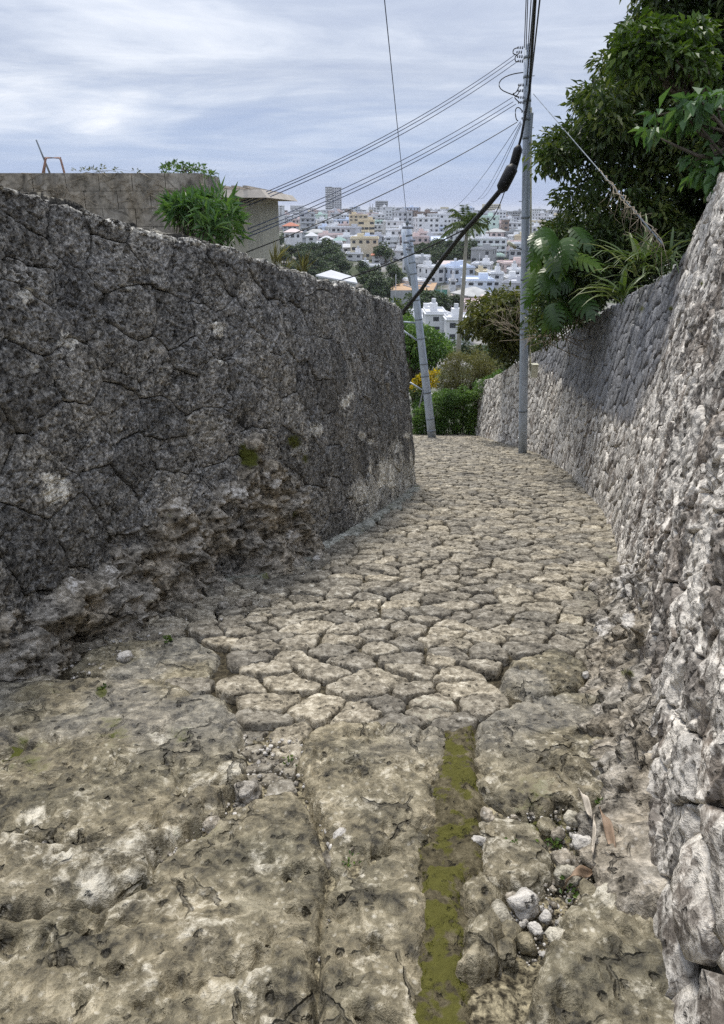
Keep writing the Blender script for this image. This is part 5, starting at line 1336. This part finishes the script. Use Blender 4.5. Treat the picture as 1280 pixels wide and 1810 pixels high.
while made < 290 and tries < 30000:
    tries += 1
    d = rg.choice([rg.uniform(190, 340), rg.uniform(330, 480), rg.uniform(330, 560), rg.uniform(460, 800), rg.uniform(600, 1150)]); u = rg.uniform(425, 990) if d > 340 else rg.uniform(735, 960)
    x = at(u, 430, d)[0]; z = float(T(x, d)); uu, vv = proj(np.array([x, d, z]))
    if any(in_poly(np.array([uu]), np.array([vv - 4.0]), wd)[0] for wd in WOODS): continue
    big = d > 470; w_ = rg.uniform(9, 22) if big else rg.uniform(9, 16) if d > 340 else rg.uniform(7, 11); dp = rg.uniform(9, 14)
    fl = (rg.choice([2, 2, 3, 3, 4, 4, 5, 6]) if big else rg.choice([1, 2, 2, 2, 3] if d > 340 else [1, 1, 2, 2])); h_ = fl * 3.0 + 0.4
    if any((x - a) ** 2 + (d + dp / 2 - b) ** 2 < (r + max(w_, dp) * 0.42) ** 2 for a, b, r in TAKEN): continue
    TAKEN.append((x, d + dp / 2, max(w_, dp) * 0.48))
    q = rg.random(); wall = next(nm for lim, nm in ORANGE if q < lim)
    rf = 'flat' if big or rg.random() < 0.93 else 'hip'; rm = 'grey roof' if rf == 'flat' else 'grey roof'
    nm = 'apartment block' if big else 'house'
    lab = '%s %s-storey %s%s %s' % (wall, {1: 'one', 2: 'two', 3: 'three', 4: 'four', 5: 'five', 6: 'six'}[fl], nm, '' if rf == 'flat' else ' under %s roof' % {'red tile': 'red', 'white roof': 'white', 'teal roof': 'teal', 'grey roof': 'grey'}[rm], ('far off ' if d > 700 else '') + zone(uu, d))
    rt_ = building('apartment_block' if big else 'house', x, d + dp / 2, z - 0.2, w_, dp, h_, rg.uniform(-0.5, 0.5), wall, fl, rf, rm, 'joined', balcony=rg.random() < (0.5 if big else 0.25), tank=rg.random() < 0.8, label=lab, cat='apartments' if big else 'house', group=lab, seed=made, deep=6.0)
    GEN.setdefault(lab, []).append((uu, rt_)); made += 1
for lab, lst in GEN.items():
    single_out(lab, lst)
print('buildings', made, tries)

# the far town that reads as one mass
rs = np.random.RandomState(5); mbs = {k: MB() for k in ('white', 'pale grey', 'grey', 'cream')}; wb = MB()
for k in range(2600):
    d = 1150 * (6.0 ** rs.rand()); x = (rs.rand() * 1.5 - 0.55) * d; w_ = rs.uniform(8, 30); dp = rs.uniform(8, 20); h_ = rs.choice([6, 7, 9, 10, 12, 15]) * (1.7 if rs.rand() < 0.05 else 1.0); z = float(T(x, d))
    mbs[rs.choice(['white', 'white', 'white', 'pale grey', 'pale grey', 'grey', 'cream'])].box(x, d, z - 5, x + w_, d + dp, z + h_)
    if d < 2600:
        for f_ in range(int(h_ / 3)): wb.box(x + 0.6, d - 0.15, z + f_ * 3 + 1, x + w_ - 0.6, d + 0.1, z + f_ * 3 + 2.2)
ft = mbs['white'].build('far_town', M['white'], None); tag(ft, 'dense far town of pale blocks spreading to the horizon', 'town', kind='stuff')
for k in ('pale grey', 'grey', 'cream'): mbs[k].build('far_blocks', M[k], ft)['kind'] = 'stuff'
wb.build('far_windows', M['far_glass'], ft)['kind'] = 'stuff'

# trees of the town: a few crown meshes copied with their trunks
def far_tree_proto(seed, h_):
    rs = np.random.RandomState(seed); cl = []
    for _ in range(16):
        a = rs.uniform(0, 6.28); r = rs.uniform(0, 0.42) * h_; cl.append((np.array([math.cos(a) * r, math.sin(a) * r, h_ * rs.uniform(0.35, 0.85)]), h_ * rs.uniform(0.12, 0.24)))
    V, F = crown_arrays(rs, cl, 90, 0.10 * h_, 0.07 * h_, 0.3, 0.4, 0.8)
    mb = MB().tube([(0, 0, -1), (0.1, 0, h_ * 0.5)], [0.05 * h_, 0.03 * h_], 6)
    for c, r in cl[:6]: mb.tube([(0.1, 0, h_ * 0.4), c], [0.02 * h_, 0.008 * h_], 4)
    return mesh_np('crown', V, F, False, None, M['leaf_far']), mb.mesh('trunk', M['bark'], True)
FTP = [far_tree_proto(s_, 6.0) for s_ in (1, 2, 3, 4)]
def far_tree(x, y, h_, label, group, seed):
    rg = random.Random(seed); root = empty('tree', (x, y, float(T(x, y)) - 0.3), rg.uniform(0, 6)); s_ = h_ / 6.0; root.scale = (s_ * rg.uniform(0.95, 1.4), s_ * rg.uniform(0.95, 1.4), s_)
    cm, tm = FTP[seed % 4]
    for nm, me in (('crown', cm), ('trunk', tm)):
        o = bpy.data.objects.new(nm, me); COL.objects.link(o); o.parent = root
    tag(root, label, 'tree', group); return root
WL = ['tree in the wood beyond the dark wall', 'tree of the dark grove between leaning pole and palm', 'tree around the clay court', 'tree below the clay court']
rg = random.Random(8); k = 0
for wi, (wd, d0, d1, n) in enumerate(zip(WOODS, (250, 330, 255, 205), (345, 390, 300, 245), (46, 22, 12, 16))):
    a = np.asarray(wd)
    for _ in range(n * 20):
        if n <= 0: break
        d = rg.uniform(d0, d1); u = rg.uniform(a[:, 0].min() - 10, a[:, 0].max()); x = at(u, 430, d)[0]; uu, vv = proj(np.array([x, d, float(T(x, d))]))
        if not in_poly(np.array([uu]), np.array([vv - 8]), wd)[0]: continue
        if any((x - p) ** 2 + (d - q) ** 2 < (r * 0.9) ** 2 for p, q, r in TAKEN): continue
        far_tree(x, d, rg.uniform(5, 8.5), WL[wi], WL[wi] + 's', k); k += 1; n -= 1
TT = {}
for _ in range(60):
    d = rg.uniform(250, 900); u = rg.uniform(430, 980); x = at(u, 430, d)[0]
    if any((x - p) ** 2 + (d - q) ** 2 < (r + 1) ** 2 for p, q, r in TAKEN): continue
    TT.setdefault(zone(u, d), []).append((u, far_tree(x, d, rg.uniform(5, 10), 'lone tree in the town ' + zone(u, d), 'town trees ' + zone(u, d), k))); k += 1
for z_, lst in TT.items(): single_out('lone tree in the town ' + z_, lst)
for _ in range(26):        # slope below the lane end
    d = rg.uniform(75, 170); u = rg.uniform(690, 960); x = at(u, 560, d)[0]; hh_ = rg.uniform(4, 7)
    if any((x - p) ** 2 + (d - q) ** 2 < (r + 2) ** 2 for p, q, r in TAKEN) or u > 745 and u < 840: continue
    far_tree(x, d, hh_, 'tree on the slope below the end of the lane', 'trees on the slope below the lane', k); k += 1
# clay court, its net and poles
cc = [at(690, 548, 262), at(765, 548, 262), at(772, 524, 290), at(690, 524, 290)]
V = np.array([(p[0], p[1], float(T(p[0], p[1])) + 0.5) for p in cc]); V[:, 2] = V[:, 2].max() + 0.6
tag(obj_np('clay_court', V, np.array([(0, 1, 2, 3)]), M['clay'], smooth=False), kind='structure')
Vb = np.vstack([V - [0, 0, 0.02], V - [0, 0, 5.0]]); tag(obj_np('retaining_wall', Vb, np.array([(0, 4, 5, 1), (1, 5, 6, 2), (2, 6, 7, 3), (3, 7, 4, 0)]), M['grey'], smooth=False), 'grey retaining wall under the orange clay court', 'wall', kind='thing')
nr_ = empty('net_fence', at(765, 530, 268)); a_, b_ = at(742, 531, 268), at(790, 531, 268); t_ = at(742, 510, 268)[2]
for i in range(7):
    x = a_[0] + (b_[0] - a_[0]) * i / 6; under(MB().tube([(x, 268, a_[2] - 2), (x, 268, t_)], 0.09, 5).build('post', M['galv'], None), nr_)
under(MB().box(a_[0], 267.96, a_[2] - 1, b_[0], 268.0, t_ - 0.4).build('net', M['net'], None), nr_)
tag(nr_, 'green net fence beside the orange clay court', 'fence')
sr = empty('shed', at(605, 495, 120)); a_, b_, c_, d_ = at(558, 486, 120), at(632, 500, 118), at(628, 490, 132), at(585, 477, 132)
tp = np.array([a_, b_, c_, d_]); 
under(MB().raw(np.vstack([tp, tp - [0, 0, 0.25]]), [(0, 1, 2, 3), (7, 6, 5, 4), (0, 4, 5, 1), (1, 5, 6, 2), (2, 6, 7, 3), (3, 7, 4, 0)]).build('roof', M['white roof'], None), sr)
q = tp * 0.9 + tp.mean(0) * 0.1 - [0, 0, 0.25]; under(MB().raw(np.vstack([q, q - [0, 0, 14]]), [(0, 4, 5, 1), (1, 5, 6, 2), (2, 6, 7, 3), (3, 7, 4, 0)]).build('wall', M['pale grey'], None), sr)
tag(sr, 'shed with a large white sheet roof beyond the dark wall', 'shed')
for k, (u_, v0, v1, d) in enumerate([(700, 485, 522, 250), (768, 512, 540, 240), (848, 448, 472, 300), (612, 425, 445, 380), (780, 505, 530, 262)]):
    p = at(u_, v1, d); o = MB().tube([p - [0, 0, 4], at(u_, v0, d)], [0.16, 0.11], 6).build('utility_pole', M['pale grey'], None, True)
    tag(o, ['far concrete pole standing by the clay court left of the leaning pole', 'far thin pole in front of the clay court net', 'far pole before the mint apartment block', 'far pole beside the teal roofed house', 'far pole right of the clay court net'][k], 'utility pole')
for k, u_ in enumerate((655, 658)):
    p = at(u_, 372, 848); o = MB().tube([p, at(u_ + (k - 0.5) * 2, 360, 848)], 0.35, 5).build('mast', M['grey'], None); tag(o, ('left' if k == 0 else 'right') + ' of the two thin masts on the stone tower', 'mast')

# ------------------------------------------------------------------ loose stones, gravel and dead leaves in the foreground
def rock_mesh(seed, sub=2, name='loose_stone', mat='outcrop'):
    import bmesh
    bm = bmesh.new(); bmesh.ops.create_icosphere(bm, subdivisions=sub, radius=1.0)
    V = np.array([v.co[:] for v in bm.verts]); off = np.random.RandomState(seed).uniform(-50, 50, 3)
    r = 1 + 0.38 * fbm(V + off, 0.9, 3) + 0.14 * fbm(V + off, 3.0, 3)
    V = V * r[:, None] * np.array([1.0, 0.8, 0.62]); V = np.sign(V) * np.abs(V) ** 0.9
    F = np.array([[v.index for v in f.verts] for f in bm.faces]); bm.free()
    return V, F
LOOSE = [(1028, 1496, 20, 'pale', 'white loose stone left of the brown dead leaf'), (1100, 1494, 20, 'pale', 'whitish stone right of the brown dead leaf'), (1125, 1500, 13, 'pale', 'small white stone against the right wall foot'), (1000, 1530, 26, 'mid', 'grey stone under the dead leaves'), (925, 1605, 32, 'pale', 'upright white stone beside the moss channel'), (945, 1645, 14, 'pale', 'small white pebble in front of the upright white stone'), (965, 1625, 14, 'pale', 'round pale pebble right of the upright white stone'), (905, 1590, 14, 'mid', 'small grey stone behind the upright white stone'), (985, 1480, 16, 'mid', 'small grey stone on the mossy patch'), (1070, 1470, 12, 'mid', 'little grey stone behind the brown dead leaf'), (600, 1480, 17, 'pale', 'white stone lodged in the crack of the middle slab'), (620, 1500, 13, 'mid', 'grey stone wedged below the white one in the crack'), (590, 1500, 10, 'pale', 'smallest white pebble in the middle slab crack'), (415, 1450, 14, 'pale', 'white stone on the gravel between the left slabs'), (375, 1462, 18, 'mid', 'flat grey stone on the gravel between the left slabs'), (440, 1405, 28, 'mid', 'flat pinkish stone at the head of the gravel gap'), (560, 990, 9, 'pale', 'white pebble at the gutter end'), (430, 1070, 16, 'mid', 'small grey stone at the foot of the rock outcrop'), (395, 1075, 14, 'mid', 'mossy little stone near the outcrop foot'), (220, 1165, 15, 'pale', 'white pebble near the pale patch by the outcrop'), (120, 1160, 9, 'mid', 'brown pebble under the outcrop hollow'), (1035, 1195, 9, 'pale', 'white pebble by the right rock foot'), (845, 1490, 14, 'pale', 'pale stone on the edge of the moss channel'), (860, 1445, 16, 'mid', 'grey stone between the right slabs'), (1120, 1560, 26, 'mid', 'brownish stone at the right wall foot'), (1075, 1625, 22, 'mid', 'rounded stone in front of the dead leaves')]
for k, (u_, v_, r_, tn, lb) in enumerate(LOOSE):
    V, F = rock_mesh(100 + k, 3); p = gnd(u_, v_); zc_ = (p - EYE) @ FW; s_ = r_ / FPX * zc_ * 0.9
    rz = k * 1.7; R_ = np.array([[math.cos(rz), -math.sin(rz), 0], [math.sin(rz), math.cos(rz), 0], [0, 0, 1]])
    V = V @ R_.T * s_ + p + [0, 0, s_ * 0.30]
    o = obj_np('loose_stone', V, F, M['outcrop'], attrs={'tone': np.full(len(V), 0.75 if tn == 'pale' else 0.2)}); tag(o, lb, 'stone', 'loose stones on the lane')
rs = np.random.RandomState(17); Vs, Fs, n = [], [], 0
protos = [rock_mesh(200 + i, 1) for i in range(5)]
ZONES = [([(410, 1300), (530, 1300), (560, 1440), (470, 1430), (300, 1520), (270, 1560), (290, 1480), (430, 1400)], 420), ([(850, 1440), (1120, 1420), (1140, 1640), (1000, 1700), (900, 1700), (880, 1600), (990, 1540), (960, 1450)], 700), ([(100, 1190), (180, 1120), (330, 1080), (560, 990), (600, 985), (450, 1080), (300, 1130), (160, 1200)], 500), ([(1010, 1230), (1110, 1230), (1130, 1430), (1100, 1420), (1090, 1300), (1000, 1230)], 160), ([(750, 1300), (840, 1300), (840, 1500), (810, 1800), (740, 1800), (760, 1500)], 160), ([(560, 1440), (600, 1480), (610, 1560), (570, 1700), (560, 1700), (590, 1560), (575, 1480)], 120), ([(60, 1480), (200, 1490), (300, 1440), (300, 1460), (200, 1510), (60, 1510)], 120), ([(1040, 1120), (1090, 1000), (1095, 940), (1060, 890), (1075, 890), (1110, 960), (1100, 1100)], 150)]
for poly, cnt in ZONES:
    a = np.asarray(poly, float); got = 0
    while got < cnt:
        u_, v_ = rs.uniform(a[:, 0].min(), a[:, 0].max()), rs.uniform(a[:, 1].min(), a[:, 1].max())
        if not in_poly(np.array([u_]), np.array([v_]), poly)[0]: continue
        V, F = protos[rs.randint(5)]; p = gnd(u_, v_); s_ = 0.0035 + 0.012 * rs.rand() ** 3; got += 1
        an = rs.uniform(0, 6.28); R_ = np.array([[math.cos(an), -math.sin(an), 0], [math.sin(an), math.cos(an), 0], [0, 0, 1]])
        Vs.append(V @ R_.T * s_ + p + [0, 0, rs.uniform(-0.03, 0.0)]); Fs.append(F + n); n += len(V)
V = np.vstack(Vs); tag(obj_np('gravel', V, np.vstack(Fs), M['outcrop'], attrs={'tone': np.repeat(rs.rand(len(Vs)), len(protos[0][0]))}), 'small grey gravel lying in the gaps between the slabs', 'gravel', kind='stuff')

rs = np.random.RandomState(23); a = np.asarray(moss_xy); n_ = 9000
tx_, ty_ = rs.uniform(a[:, 0].min(), a[:, 0].max(), n_), rs.uniform(max(0.6, a[:, 1].min()), a[:, 1].max(), n_)
B, N = ground_map(tx_, ty_); k_ = (poly_dist(tx_, ty_, moss_xy) > -0.005) & (fbm(B, 7, 4, 0.65, 3.0) > 0.02); B, N = B[k_], N[k_]
V, F = leaf_arrays(B + N * (0.005 + 0.014 * fbm(B, 9, 3))[:, None] - N * 0.002, N + rs.normal(size=N.shape) * 0.5, rs.normal(size=N.shape), 0.008 * rs.uniform(0.5, 1.4, len(B)), 0.004)
M['leaf_moss'] = leaf_mat('moss blades', ((0.06, 0.065, 0.010), (0.13, 0.13, 0.02), (0.23, 0.21, 0.04)), rough=0.8, spec=0.1)
tag(obj_np('moss_tufts', V, F, M['leaf_moss'], pavement, False), kind='stuff')
for k, (u_, v_, n_, L_, lb) in enumerate([(1062, 1432, 26, 0.022, 'tiny green weed at the right wall foot behind the dead leaves'), (1005, 1585, 16, 0.018, 'tiny green weed beside the pinkish dead leaf'), (975, 1500, 22, 0.016, 'tiny green weeds on the mossy patch'), (512, 1352, 14, 0.016, 'tiny green weed in the gap beside the middle slab'), (180, 1223, 18, 0.020, 'tuft of bright green moss on the upper left slab'), (618, 1528, 14, 0.014, 'tiny weed in the crack of the middle slab'), (905, 1500, 12, 0.014, 'tiny weed at the edge of the moss channel'), (300, 1135, 26, 0.03, 'small green weed at the foot of the left outcrop')]):
    p = gnd(u_, v_) + [0, 0, 0.02]; V, F = leaf_arrays(p + rs.normal(size=(n_, 3)) * [0.014, 0.014, 0.003], rs.normal(size=(n_, 3)) * [1, 1, 0.3] + [0, 0, 0.6], rs.normal(size=(n_, 3)) + [0, 0, 1.5], L_, L_ * 0.6)
    tag(obj_np('weed', V, F, M['leaf_lime'], None, False), lb, 'weed', 'tiny weeds on the lane')
root = empty('dry_roots', (bx1 - 1.5, 9.0, bz - 0.1)); mb = MB()
for k in range(110):
    x = rs.uniform(bx0 + 0.8, bx1); z0 = bz - rs.uniform(-0.02, 0.25); p = np.array([x, 8.972, z0]); pts_ = [p]
    for _ in range(5): p = p + [rs.normal() * 0.07, rs.normal() * 0.004, -rs.uniform(0.0, 0.07)]; pts_.append(p)
    mb.tube(pts_, 0.0035, 3)
under(mb.build('root_strand', M['twig'], None), root); tag(root, 'dry pale root strands creeping over the block wall face', 'roots')

rs = np.random.RandomState(29); JG = {}
JUM = [(880, 1620, 26), (900, 1655, 22), (858, 1600, 18), (1010, 1450, 16), (965, 1465, 18), (1050, 1455, 14), (1000, 1555, 22), (955, 1545, 18), (1040, 1580, 20), (1085, 1590, 24), (1110, 1530, 20), (930, 1670, 20), (985, 1660, 18), (895, 1690, 24), (870, 1475, 15), (1060, 1520, 14)]
for k, (u_, v_, r_) in enumerate(JUM):
    V, F = rock_mesh(300 + k, 3); p = gnd(u_, v_); s_ = r_ / FPX * ((p - EYE) @ FW); an = rs.uniform(0, 6.28); R_ = np.array([[math.cos(an), -math.sin(an), 0], [math.sin(an), math.cos(an), 0], [0, 0, 1]])
    V = V @ R_.T * s_ + p + [0, 0, s_ * 0.25]; pl = k % 3 == 0
    o = obj_np('loose_stone', V, F, M['slab'], attrs={'tone': np.full(len(V), 0.55 if pl else 0.22), 'moss': 0.2 + 0.3 * fbm(V, 9, 3), 'rnd': np.full(len(V), rs.uniform(-1, 1))})
    lb = ('pale' if pl else 'grey brown') + ' rubble stone beside the right wall foot'; tag(o, lb, 'stone', lb); JG.setdefault(lb, []).append((u_, o))
for lb, lst in JG.items(): single_out(lb, lst)

def dead_leaf(u0, v0, u1, v1, wd, mat, label, lift=0.03, curl=0.6):
    a, b = gnd(u0, v0), gnd(u1, v1); ax = b - a; L = np.linalg.norm(ax); ax = ax / L; nrm = unit(np.array([0, SLOPE, 1.0])); sd = np.cross(ax, nrm); V = []; k = 10; m_ = 5
    for i in range(k):
        t = i / (k - 1); w_ = wd * math.sin(math.pi * (0.06 + 0.9 * t)) ** 0.7
        for j in range(m_):
            q = (j / (m_ - 1) - 0.5) * 2; V.append(a + ax * L * t + sd * q * w_ * math.cos(q * curl) + nrm * (lift + curl * w_ * abs(q) ** 1.6 + 0.02 * math.sin(t * 5 + q)))
    ii = (np.arange(k - 1)[:, None] * m_ + np.arange(m_ - 1)[None]).ravel(); V = np.array(V); n_ = len(V)
    Q = np.stack([ii, ii + 1, ii + m_ + 1, ii + m_], 1)
    o = obj_np('dead_leaf', V, Q, M[mat]); md = o.modifiers.new('thickness', 'SOLIDIFY'); md.thickness = 0.0015
    tag(o, label, 'leaf', 'dead leaves by the right wall foot')
dead_leaf(1060, 1475, 1085, 1545, 0.014, 'dead_leaf', 'brown curled dead leaf lying among white stones', 0.085)
dead_leaf(1022, 1440, 1045, 1480, 0.009, 'dead_leaf_pale', 'pale dead leaf behind the brown curled one', 0.085)
dead_leaf(1050, 1490, 1046, 1545, 0.007, 'dead_leaf_pale', 'narrow pale dead leaf left of the brown curled one', 0.085)
dead_leaf(998, 1580, 1050, 1548, 0.011, 'dead_leaf', 'pinkish dead leaf lowest of the heap')
dead_leaf(115, 1115, 125, 1160, 0.010, 'dead_leaf', 'reddish dead leaf standing under the left outcrop', 0.05)

# ------------------------------------------------------------------ haze over the valley
hz = MB().box(-32000, -45, -75, 32000, 32000, 62).build('haze', None, None); hz.data.materials.clear()
hm = bpy.data.materials.new('pale haze'); hm.use_nodes = True; h_nt = NT(hm.node_tree); h_nt.n.clear()
ho = h_nt.add('ShaderNodeOutputMaterial'); pv = h_nt.add('ShaderNodeVolumePrincipled', inp={'Color': (0.86, 0.90, 1.0, 1.0), 'Density': 0.00010, 'Anisotropy': 0.2}); h_nt.l.new(pv.outputs[0], ho.inputs['Volume'])
hz.data.materials.append(hm); tag(hz, 'thin pale haze over the valley and the far town', 'haze', kind='stuff')
